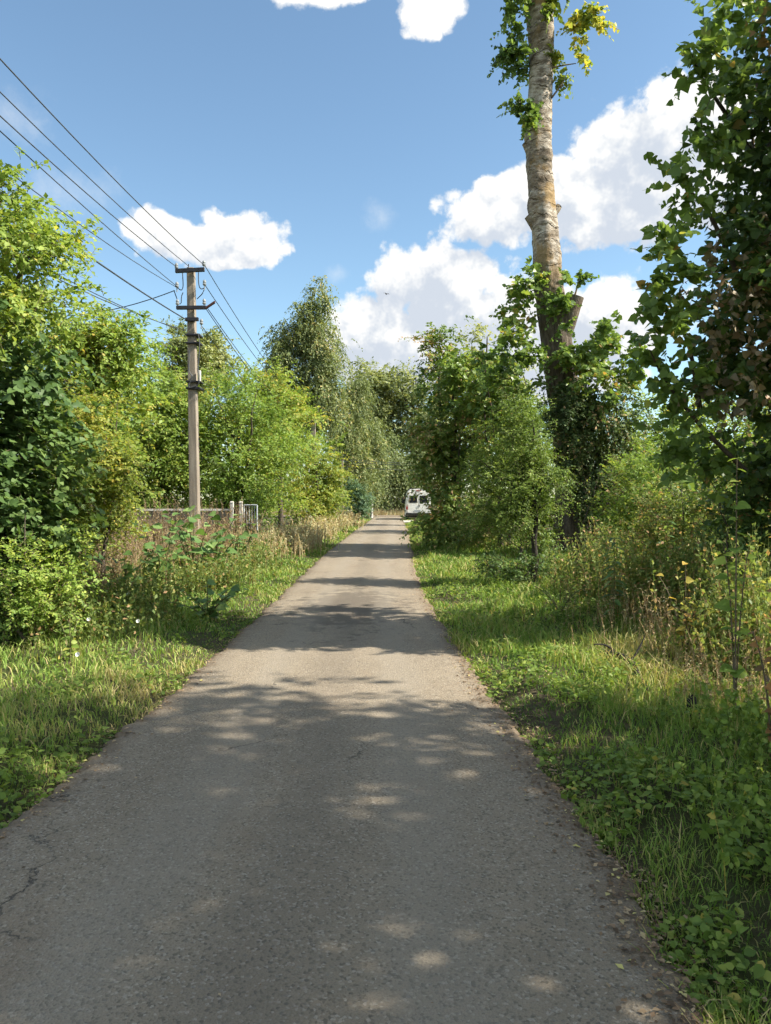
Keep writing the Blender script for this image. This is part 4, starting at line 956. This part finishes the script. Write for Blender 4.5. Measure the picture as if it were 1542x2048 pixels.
def van():
    d = 60.0; x0 = at(812, 1030, d)[0]; W = 1.98
    o = thing('parked_van', (x0 + W / 2, d, .03), 'white high roofed van parked facing away at the junction', 'van')
    H, L, z0 = 2.42, 5.3, .34
    # body shell: side profile with tumblehome, rounded corners
    prof = [(-W / 2, z0), (-W / 2 - .005, .75), (-W / 2 + .005, 1.25), (-W / 2 + .09, 1.95), (-W / 2 + .17, 2.28), (-W / 2 + .32, H), (0, H + .04)]
    prof = prof + [(-x, z) for x, z in prof[-2::-1]]
    secs = [(0.0, 1.0, H), (.05, 1.0, H), (3.6, 1.0, H), (4.1, .97, 2.2), (4.45, .95, 1.45), (5.1, .93, 1.15), (5.3, .88, .95)]
    V = []; n = len(prof)
    for k, (y, sx, top) in enumerate(secs):
        ins = .03 if k == 0 else 0
        for (x, z) in prof:
            zz = z0 + (z - z0) * (top - z0) / (H - z0); V.append((x * sx * (1 - ins), y, zz - (ins * .6 if z > 2 else 0)))
    Fs = []
    for k in range(len(secs) - 1):
        for j in range(n):
            a, b = k * n + j, k * n + (j + 1) % n; Fs.append((a, b, b + n, a + n))
    Fs.append(tuple(range(n))); Fs.append(tuple(range((len(secs) - 1) * n, len(secs) * n))[::-1])
    b = Box(); b.V = V; b.F = [f[::-1] for f in Fs]; b.build('body', M['van_white'], o)
    # rear doors with windows, seam, handle, plate recess, hinges
    for s in (-1, 1):
        xa, xb = sorted((s * .012, s * .84))
        dr = Box().hull([(xa, -.035, .52), (xb, -.035, .52), (xb, .004, .52), (xa, .004, .52), (xa * .93 if s < 0 else xa, -.03, 2.22), (xb if s < 0 else xb * .93, -.03, 2.22), (xb if s < 0 else xb * .93, .004, 2.22), (xa * .93 if s < 0 else xa, .004, 2.22)]).build('rear_door', M['van_white'], o, .02)
        xa, xb = sorted((s * .10, s * .72))
        Box().box(xa, xb, -.046, -.03, 1.34, 1.92).build('window', M['van_glass'], dr, .012)
        for z in (.7, 1.25, 2.05):
            xh = s * .85; Box().box(xh - .03, xh + .03, -.05, -.01, z - .05, z + .05).build('hinge', M['van_white'], dr)
        xl = s * .915
        tl = Box().box(xl - .065, xl + .065, -.03, .06, .80, 1.16).build('tail_light', M['tail_red'], o, .015)
        Box().box(xl - .055, xl + .055, -.036, -.028, 1.06, 1.13).build('indicator', M['white_paint'], tl)
    Box().box(.03, .10, -.075, -.032, 1.02, 1.2).build('door_handle', M['black_plastic'], o, .01)
    Box().box(-.34, .18, -.052, -.034, .66, .78).build('number_plate', M['grey_paint'], o)
    Box().box(-.2, .2, -.05, 0, 2.28, 2.33).build('brake_light', M['tail_red'], o)
    Box().box(-W / 2 - .01, W / 2 + .01, -.14, .10, .36, .54).build('rear_bumper', M['black_plastic'], o, .03)
    Box().box(-W / 2 + .1, W / 2 - .1, .1, 4.9, .2, .36).build('underbody', M['black_plastic'], o)
    for s in (-1, 1):
        Box().box(s * (W / 2 + .012) - .012, s * (W / 2 + .012) + .012, .5, 4.4, .62, .74).build('side_moulding', M['black_plastic'], o)
        for y in (.95, 4.3):
            cx = s * (W / 2 - .10)
            prof_t = [(.20, -.10), (.31, -.105), (.335, -.07), (.335, .07), (.31, .105), (.20, .10)]
            wh = Box().lathe((cx, y, .335 - .03), prof_t, 20, 'x').build('wheel', M['tyre'], o)
            Box().lathe((cx + s * .09, y, .305), [(.19, -.02), (.20, .015), (.12, .03), (.05, .02)] if s > 0 else [(.05, -.02), (.12, -.03), (.20, -.015), (.19, .02)], 16, 'x').build('rim', M['rim'], wh)
        Box().box(s * (W / 2 + .14) - .11, s * (W / 2 + .14) + .11, 3.72, 3.82, 1.3, 1.62).build('wing_mirror', M['black_plastic'], o, .03)
        Box().box(s * (W / 2 - .005) - .012, s * (W / 2 - .005) + .012, 2.7, 3.6, 1.3, 1.82).build('side_window', M['van_glass'], o)
    for y in (.5, 1.5, 2.5):
        Box().box(-.7, .7, y, y + .06, H + .06, H + .09).build('roof_bar', M['black_plastic'], o)
        for s in (-1, 1): Box().box(s * .66 - .02, s * .66 + .02, y + .01, y + .05, H - .06, H + .061).build('roof_bar_foot', M['black_plastic'], o)
van()

# ================================================================== GROUND COVER
def grass():
    rng = np.random.default_rng(77)
    def field(n, side, dmin, dmax, wmax, name, label, hmul=1.0):
        d = np.exp(rng.uniform(np.log(dmin), np.log(dmax), n))
        off = rng.random(n) ** 1.15 * wmax - .05 * rng.random(n)
        x = left_edge(d) - off if side < 0 else right_edge(d) + off
        keep = (np.abs(x) < .56 * d + .5) & ~((d > 53.0) & (d < 59.5) & (side > 0))
        d, x, off = d[keep], x[keep], off[keep]; n = len(d)
        pn = np.sin(x * 1.3 + d * .7) + np.sin(x * 2.9 - d * 1.1 + 2) + .8 * np.sin(x * 5.3 + d * 4.1) + .6 * np.sin(x * 9 - d * 7)
        # taller tussocks away from the trodden edge
        h = (.045 + .10 * np.clip(off / 1.1, 0, 1) + .035 * np.clip(pn, -1, 2)) * (0.55 + .8 * rng.random(n)) * hmul
        h = np.maximum(h, .04)
        if side < 0: h *= np.where((d > 4.8) & (d < 9), .75, 1)
        flat = rng.random(n) < .2; h = np.where(flat, h * .35, h)
        w = np.maximum(.0026, .00072 * d) * (0.7 + .7 * rng.random(n))
        a = rng.random(n) * 2 * np.pi; lean = h * (.25 + .85 * rng.random(n) ** 1.3) * np.where(flat, 3.2, 1)
        dirx, diry = np.cos(a), np.sin(a)
        z = gz(x, d) - .01
        b = np.stack([x, d, z], -1)
        fa = rng.random(n) * 2 * np.pi; sx = np.stack([np.cos(fa), np.sin(fa), np.zeros(n)], -1)
        ld = np.stack([dirx, diry, np.zeros(n)], -1); up = np.array([0, 0, 1.0])
        m = b + up * (h * .62)[:, None] + ld * (lean * .35)[:, None]
        tip = b + up * (h * (1 - .25 * rng.random(n)))[:, None] + ld * lean[:, None]
        V = np.stack([b - sx * w[:, None], b + sx * w[:, None], m + sx * (w * .8)[:, None], m - sx * (w * .8)[:, None], tip], 1).reshape(-1, 3)
        k = (np.arange(n) * 5)[:, None, None]
        Fc = (np.array([[0, 1, 2], [0, 2, 3], [3, 2, 4]])[None] + k).reshape(-1, 3)
        # colour: green with sun-bleached patches
        dryp = np.zeros(n)
        if side < 0: dryp = np.exp(-((d - 6.3) / 1.6) ** 2) * .15 + np.exp(-((off - .1) / .25) ** 2) * .10
        else: dryp = np.exp(-((d - 7.2) / 1.7) ** 2) * np.clip(off - .5, 0, 1) * .30 + np.exp(-((off) / .12) ** 2) * .15
        T = .40 + .09 * pn + dryp + .15 * rng.normal(size=n)
        dead = rng.random(n) < .12; T = np.where(dead, .8 + .2 * rng.random(n), T)
        o = link_obj(name, mesh_np(name, V, Fc, np.repeat(np.clip(T, 0, 1), 5)), None, M['grass'])
        tag(o, label, 'grass', None, 'stuff')
    field(80000, -1, 3.2, 64, 4.2, 'verge_grass', 'sunlit grass on the left verge of the lane', .9)
    field(112000, 1, 2.0, 64, 5.0, 'verge_grass', 'green grass on the right verge of the lane')
    # meadow strip beyond the junction
    n = 9000; x = rng.uniform(-14, 22, n); d = rng.uniform(78, 84, n); h = (.15 + .55 * rng.random(n) ** 1.6) * (1 + .6 * np.sin(x * 1.3) * np.sin(x * .41 + d))
    z = np.full(n, -.05); b = np.stack([x, d, z], -1); w = .05; tip = b + np.stack([rng.normal(size=n) * .15, rng.normal(size=n) * .1, h], -1)
    V = np.stack([b - [w, 0, 0], b + [w, 0, 0], tip], 1).reshape(-1, 3)
    o = link_obj('dry_grass', mesh_np('dry_grass', V, np.arange(3 * n).reshape(-1, 3), np.repeat(.45 + .4 * rng.random(n), 3)), None, M['dry'])
    tag(o, 'golden dry grass beyond the junction', 'grass', None, 'stuff')

def stalks(name, label, spots, n, h, mat, seed, r=.004, ls=.035, m=16, leafkind='slim', lt=(.5, .3)):
    """uncountable tall dry stalks with seed heads"""
    rng = np.random.default_rng(seed); sp = np.array(spots, float); k = rng.integers(0, len(sp), n)
    x = sp[k, 0] + rng.normal(size=n) * sp[k, 2]; y = sp[k, 1] + rng.normal(size=n) * sp[k, 3]; hh = h * (.4 + .65 * rng.random(n)) * (1 + .35 * np.sin(x * 3.3 + y * 1.1) * np.sin(x * 1.7 - y * 2.3))
    b = np.stack([x, y, gz(x, y)], -1); lean = rng.normal(size=(n, 3)) * .16 * hh[:, None]; lean[:, 2] = 0
    u = np.array([0, .5, 1])[None, :, None]
    paths = b[:, None] + np.array([0, 0, 1.0]) * hh[:, None, None] * u + lean[:, None] * u ** 2
    V, Q = tubes(paths, np.repeat(r * np.array([[1, .8, .5]]), n, 0) * np.maximum(1, y / 9)[:, None], 3)
    T = np.repeat(np.clip(lt[0] + lt[1] * rng.normal(size=n), 0, 1), 9)
    o = link_obj(name, mesh_np(name, V, Q, T), None, M[mat]); tag(o, label, 'weeds', None, 'stuff')
    f = .30 + .70 * rng.random((n, m)) ** .8
    P = (b[:, None] + np.array([0, 0, 1.0]) * (hh[:, None] * f)[..., None] + lean[:, None] * (f ** 2)[..., None]).reshape(-1, 3)
    D = norm(rng.normal(size=P.shape) + np.array([0, 0, .6])); N = norm(rng.normal(size=P.shape) + np.array([0, 0, .8]))
    S = ls * (.6 + .9 * rng.random(len(P))) * np.repeat(np.maximum(1, y / 14), m)
    V2, F2, T2 = leaf_verts(leafkind, P, D, N, S, np.clip(lt[0] + lt[1] * rng.normal(size=len(P)), 0, 1))
    link_obj('seed_heads', mesh_np('seed_heads', V2, F2, T2), o, M[mat])
    return o

def gp(px, py):  # ground point seen at a pixel
    b = (CY - py) / F; c, s = math.cos(PITCH), math.sin(PITCH); k = -EYE / (s + c * b); return ((px - CX) / F * k, (c - s * b) * k)

def ground_cover():
    def sp(*a): return [(*gp(px, py), sx, sy) for px, py, sx, sy in a]
    stalks('dry_weeds', 'brown dry weeds along the left hedge', sp((200, 1200, .4, .5), (260, 1160, .5, .8), (430, 1150, .35, .8), (470, 1120, .4, 1.2), (330, 1140, .6, 1.2)), 650, .95, 'dry', 101, r=.003, lt=(.35, .3))
    stalks('dry_weeds', 'golden tall dry grass where the left hedge ends', sp((600, 1095, .4, 1.6), (560, 1110, .4, 1.2), (640, 1072, .4, 3), (680, 1052, .5, 4)), 1500, .75, 'dry', 102, r=.004, lt=(.7, .25))
    stalks('dry_weeds', 'rusty brown dock stalks among the weeds left of the pole', sp((215, 1185, .18, .2), (285, 1110, .3, .5), (350, 1105, .35, .5), (430, 1108, .3, .5), (480, 1105, .3, .6), (180, 1235, .15, .15), (400, 1150, .25, .4)), 1050, 1.3, 'rust', 108, r=.003, ls=.03, m=26, lt=(.4, .3))
    stalks('green_weeds', 'yellow green weeds between the hedge and the left verge', sp((240, 1240, .45, .4), (350, 1190, .5, .7), (480, 1140, .4, 1), (120, 1290, .4, .3), (530, 1110, .4, 1.3), (420, 1180, .4, .6)), 1700, .6, 'weed', 103, r=.003, ls=.045, m=15, leafkind='rhomb', lt=(.5, .3))
    stalks('dry_weeds', 'dry brown weeds on the right verge beside the fallen branch', sp((1330, 1300, .35, .4), (1400, 1260, .35, .5), (1250, 1260, .4, .5), (1480, 1420, .25, .3), (1430, 1340, .3, .4)), 380, .6, 'dry', 104, r=.0025, ls=.028, lt=(.4, .3))
    stalks('green_weeds', 'tall yellow green weeds below the right hand trees', sp((1215, 1200, .35, .6), (1290, 1240, .35, .4), (1390, 1260, .35, .4), (1260, 1190, .4, .7), (1340, 1190, .4, .7), (1420, 1200, .4, .7), (1500, 1240, .4, .6), (1500, 1340, .3, .4)), 2900, 1.0, 'weed', 105, r=.003, ls=.045, m=16, leafkind='rhomb', lt=(.62, .28))
    stalks('green_weeds', 'nettle like green weeds in the right foreground', sp((1530, 1560, .15, .3), (1540, 1750, .12, .25), (1500, 1480, .3, .4)), 140, .36, 'shrub', 106, r=.0025, ls=.034, m=14, leafkind='ovate', lt=(.35, .25))
    # low broadleaf herbs
    rng = np.random.default_rng(107)
    for side, n, lab in ((1, 34000, 'low broad leaved herbs among the right verge grass'), (-1, 12000, 'low broad leaved herbs along the left edge of the lane')):
        d = np.exp(rng.uniform(np.log(2.0), np.log(14), n)); off = rng.random(n) * (2.6 if side > 0 else 1.3)
        pn = np.sin(off * 4 + d * 3) + np.sin(off * 7 - d * 5 + 1) + np.sin(d * 2.1)
        if side < 0: pn = pn + np.where(d < 5.2, 1.2, -.6)
        k = pn > .2; d, off = d[k], off[k]; n = len(d)
        x = left_edge(d) - off if side < 0 else right_edge(d) + off
        z = gz(x, d) + .02 + .12 * rng.random(n) * np.clip(off / .4, .15, 1)
        P = np.stack([x, d, z], -1); D = norm(rng.normal(size=(n, 3)) * np.array([1, 1, .25])); N = norm(rng.normal(size=(n, 3)) * .5 + np.array([0, 0, 1]))
        V, Fc, T = leaf_verts('ovate', P, D, N, .018 + .042 * rng.random(n) ** 1.4, np.clip(.4 + .25 * rng.normal(size=n), 0, 1))
        o = link_obj('low_herbs', mesh_np('low_herbs', V, Fc, T), None, M['shrub']); tag(o, lab, 'herbs', None, 'stuff')
    # leaf litter along both edges of the asphalt
    n = 11000; d = np.exp(rng.uniform(np.log(2.0), np.log(34), n)); sd = rng.random(n) < .72
    o_ = rng.normal(size=n) * .10 - .02
    x = np.where(sd, right_edge(d) + o_ + .03, left_edge(d) - o_ * .8 - .02)
    lone = rng.random(n) < .005; x = np.where(lone, left_edge(d) + (right_edge(d) - left_edge(d)) * rng.random(n), x)
    f = np.clip((x - left_edge(d)) / (right_edge(d) - left_edge(d)), 0, 1); zr = .02 * (1 - (2 * f - 1) ** 2)
    inside = (x > left_edge(d)) & (x < right_edge(d)); z = np.where(inside, zr + .006, gz(x, d) + .012)
    P = np.stack([x, d, z], -1); D = norm(rng.normal(size=(n, 3)) * np.array([1, 1, .12])); N = norm(rng.normal(size=(n, 3)) * .22 + np.array([0, 0, 1]))
    V, Fc, T = leaf_verts('leaf4', P, D, N, .010 + .028 * rng.random(n) ** 2, np.clip(.4 + .3 * rng.normal(size=n), 0, 1))
    o = link_obj('leaf_litter', mesh_np('leaf_litter', V, Fc, T), None, M['litter']); tag(o, 'brown fallen leaves along the edges of the lane', 'leaf litter', None, 'stuff')
grass(); ground_cover()

# ------------------------------------------------------------------ single plants one can point at
def big_leaf_plant(name, label, cat, px, py, h_px, w_px, n, size, mat, seed, kind='delta', d=None, brown=0.0, stemmat='green_stem', shoots=5, tint=(.5, .25)):
    rng = np.random.default_rng(seed); gx, gy = gp(px, py)
    base = np.array([gx, gy, float(gz(gx, gy))]); t = thing(name, base, label, cat)
    H, W = h_px * gy / F, w_px * gy / F
    per = max(3, n // shoots)
    P, D, N, S, T = [], [], [], [], []
    for s in range(shoots):
        a = rng.random() * 2 * np.pi; tip = np.array([np.cos(a) * W * .5 * rng.random() ** .4, np.sin(a) * W * .4, H * (.55 + .45 * rng.random())])
        if s == 0: tip = np.array([0, 0, H])
        mid = tip * .5 + np.array([0, 0, .18 * H]) - np.array([tip[0], tip[1], 0]) * .25
        u = np.linspace(0, 1, 9)[:, None]; pts = 2 * u * (1 - u) * mid + u ** 2 * tip
        path_tube('stem', pts, np.linspace(.008, .003, 9) * max(1, gy / 8), M[stemmat], t, 5)
        f = np.linspace(.15, 1, per)
        for k, q in enumerate(f):
            p = (2 * q * (1 - q) * mid + q ** 2 * tip); an = k * 2.4 + s + rng.normal() * .4
            dv = np.array([np.cos(an), np.sin(an), .05 - .35 * rng.random()]); P.append(base + p); D.append(dv)
            N.append(np.array([0, 0, 1.0]) + rng.normal(size=3) * .35 + np.array([0, -.35, 0])); S.append(size * (.6 + .6 * rng.random()) * (1.1 - .4 * q)); T.append(np.clip(tint[0] + tint[1] * rng.normal(), 0, 1))
    leaf_objects(kind, np.array(P), norm(np.array(D)), norm(np.array(N)), np.array(S), np.array(T), M[mat], t, base, 'leaf')
    return t

def frond_plant(label, px, py, h_px, seed, lean=0.0):
    """upright stem with level rows of narrow leaves"""
    rng = np.random.default_rng(seed); gx, gy = gp(px, py); base = np.array([gx, gy, float(gz(gx, gy))])
    t = thing('leafy_stalk', base, label, 'plant', 'leafy upright stalks'); H = h_px * gy / F
    u = np.linspace(0, 1, 9)[:, None]; pts = np.array([lean * H, 0, H]) * u + np.array([0, .03, 0]) * u * (1 - u)
    path_tube('stem', pts, np.linspace(.008, .003, 9), M['green_stem'], t, 6)
    P, D, N, S, T = [], [], [], [], []
    m = 17
    for k in range(m):
        f = .18 + .82 * k / (m - 1); p = np.array([lean * H * f, 0, H * f])
        for s in (-1, 1):
            an = (0 if s > 0 else np.pi) + rng.normal() * .45 + k * .5 * (k % 2)
            P.append(base + p); D.append(np.array([np.cos(an), np.sin(an), -.15 - .2 * rng.random()])); N.append(np.array([0, 0, 1.0]) + rng.normal(size=3) * .2)
            S.append(.19 * (1.05 - .55 * abs(f - .45))); T.append(np.clip(.45 + .22 * rng.normal(), 0, 1))
    leaf_objects('slim2', np.array(P), norm(np.array(D)), norm(np.array(N)), np.array(S), np.array(T), M['burdock'], t, base, 'leaf')
    return t
LEAF['slim2'] = fan([[0, 0, 0], [.13, .28, .04], [.14, .55, .03], [0, 1, -.10], [-.14, .55, .03], [-.13, .28, .04]], [0, .45, 0])

def single_plants():
    for a in (('burdock', 'tall large leaved burdock in front of the pole foot', 'plant', 388, 1178, 165, 170, 70, .25, 'burdock', 201),
              ('burdock', 'large leaved burdock left of the pole foot before the fence', 'plant', 325, 1190, 180, 150, 64, .24, 'burdock', 202),
              ('burdock', 'low dark burdock sprawling to the edge of the left verge', 'plant', 415, 1235, 80, 200, 60, .17, 'burdock', 203),
              ('burdock', 'dark green burdock farther along the left hedge', 'plant', 432, 1165, 130, 120, 50, .24, 'burdock', 204),
              ('burdock', 'broad leaved burdock between the golden shrub and the lane verge', 'plant', 250, 1225, 120, 150, 56, .17, 'burdock', 215),
              ('burdock', 'pale green burdock beside the grey gate', 'plant', 485, 1150, 120, 110, 46, .24, 'burdock', 205)):
        big_leaf_plant(*a, kind='delta', shoots=9)
    big_leaf_plant('poplar_shoot', 'sunlit poplar shoot with bright green leaves before the dark tree', 'plant', 1470, 1440, 530, 110, 46, .115, 'lime', 206, kind='delta', shoots=3, stemmat='twig', tint=(.35, .3))
    big_leaf_plant('brown_seedling', 'seedling with rusty brown leaves at the right edge', 'plant', 1545, 1560, 400, 120, 60, .065, 'brown', 207, kind='delta', shoots=5, stemmat='twig')
    big_leaf_plant('yellow_seedling', 'yellowing seedling with drooping leaves left of the brown seedling', 'plant', 1370, 1330, 200, 130, 44, .10, 'gold', 208, kind='delta', shoots=5, stemmat='twig', tint=(.55, .35))
    big_leaf_plant('weed_clump', 'pale green broad leaved weed in the right verge grass', 'plant', 1120, 1240, 80, 140, 36, .09, 'lime', 209, kind='ovate', shoots=6, tint=(.3, .3))
    big_leaf_plant('weed_clump', 'green broad leaved weed on the sunlit left verge below the lime shrub', 'plant', 140, 1330, 80, 110, 36, .08, 'shrub', 210, kind='ovate', shoots=6, tint=(.6, .25))
    frond_plant('leafy stalk with level leaves nearest the poplar foot', 1228, 1262, 185, 211)
    frond_plant('leafy stalk with level leaves in the middle of the right hand weeds', 1325, 1235, 190, 212, .05)
    frond_plant('leafy stalk with level leaves before the dark tree', 1372, 1245, 165, 213, -.06)
    frond_plant('shorter leafy stalk with level leaves beside the sunlit shoot', 1420, 1270, 130, 214, .08)
    # fallen branch and charred stump
    p = [(1205, 1325), (1235, 1340), (1262, 1352), (1280, 1380), (1305, 1402)]
    pts = []
    for i, (a, b) in enumerate(p):
        x, y = gp(a, b); pts.append((x, y, float(gz(x, y)) + (.10, .13, .12, .09, .05)[i]))
    pts = np.array(pts); t = thing('fallen_branch', pts[0], 'dark fallen branch lying in the right verge grass', 'branch')
    path_tube('bough', pts, [.028, .03, .026, .02, .012], M['burnt'], t, 8, 4, origin=pts[0])
    path_tube('side_twig', [pts[1], pts[1] + [-.12, -.05, .10], pts[1] + [-.25, -.1, .12]], [.014, .01, .005], M['burnt'], t, 6, 3, origin=pts[0])
    path_tube('side_twig', [pts[2], pts[2] + [.10, .06, .12], pts[2] + [.16, .1, .22]], [.012, .008, .004], M['burnt'], t, 6, 3, origin=pts[0])
    x, y = gp(1382, 1440); t = thing('charred_stump', (x, y, float(gz(x, y)) - .03), 'small black charred stump in the right verge grass', 'stump')
    rng = np.random.default_rng(5); k = 12; ang = np.linspace(0, 2 * np.pi, k, endpoint=False)
    rings = [(.055, 0), (.042, .07), (.036, .14), (.03, .19), (.014, .215)]
    V = np.array([[(r * (1 + .18 * rng.normal())) * np.cos(a), (r * (1 + .18 * rng.normal())) * np.sin(a), z + .015 * rng.normal()] for r, z in rings for a in ang])
    i, j = np.meshgrid(np.arange(4), np.arange(k), indexing='ij')
    Q = np.stack([i * k + j, i * k + (j + 1) % k, (i + 1) * k + (j + 1) % k, (i + 1) * k + j], -1).reshape(-1, 4)
    link_obj('stump_body', mesh_np('stump_body', V, Q), t, M['burnt'])
    path_tube('root', [(0, 0, .06), (.09, -.02, .03), (.17, -.02, .01)], [.028, .018, .008], M['burnt'], t, 6, 3)
    # bindweed flowers
    for q, (a, b, zz) in enumerate(((180, 1265, .3), (158, 1318, .2), (278, 1260, .28), (640, 1360, .1), (258, 1205, .4))):
        if q == 3: continue
        x, y = gp(a, b + 40); lab = ('white bindweed flower nearest the lime shrub', 'low white bindweed flower in the left verge grass', 'white bindweed flower right of its neighbour by the weeds', '', 'white bindweed flower high among the dry weeds')[q]
        t = thing('bindweed_flower', (x, y, float(gz(x, y))), lab, 'flower', 'white bindweed flowers')
        path_tube('stalk', [(0, 0, 0), (.01, .01, zz * .6), (0, -.01, zz)], .002, M['green_stem'], t, 4)
        an = np.linspace(0, 2 * np.pi, 12, endpoint=False)
        ring = np.stack([.020 * np.cos(an), -.03 + .010 * np.sin(an), zz + .018 * np.sin(an) + .006], -1)
        V = np.concatenate([[[0, -.005, zz]], ring]); link_obj('petals', mesh_np('petals', V, np.array([[0, 1 + i, 1 + (i + 1) % 12] for i in range(12)]), smooth=True), t, M['petal'])
    # a bird far off in front of the cloud
    p = at(773, 588, 70); t = thing('flying_bird', p, 'tiny dark bird flying before the central cloud', 'bird')
    Box().lathe((-.0, 0, 0), [(.005, -.16), (.05, -.06), (.055, .02), (.035, .10), (.01, .17)], 10, 'x').build('body', M['feather'], t)
    for s in (-1, 1):
        b = Box(); b.V = [(-.06, s * .04, .02), (.07, s * .04, .02), (.05, s * .22, .09), (-.05, s * .24, .09), (-.04, s * .42, .04), (-.07, s * .40, .04)]
        b.V += [(x, y, z - .012) for x, y, z in b.V]
        b.F = [(0, 1, 2, 3), (3, 2, 4, 5), (6, 9, 8, 7), (9, 11, 10, 8), (0, 6, 7, 1), (1, 7, 8, 2), (2, 8, 10, 4), (4, 10, 11, 5), (5, 11, 9, 3), (3, 9, 6, 0)]
        b.build('wing', M['feather'], t)
    t.rotation_euler = (R(20), R(-15), R(40))
single_plants()
for o in bpy.data.objects:
    if o.type == 'MESH' and o.parent is not None and o.name.split('.')[0] in ('crown', 'regrowth', 'side_branch_leaves', 'dead_leaves', 'dead_twigs', 'twigs', 'regrowth_twigs', 'side_branch', 'limbs', 'seed_heads'):
        o['kind'] = 'stuff'
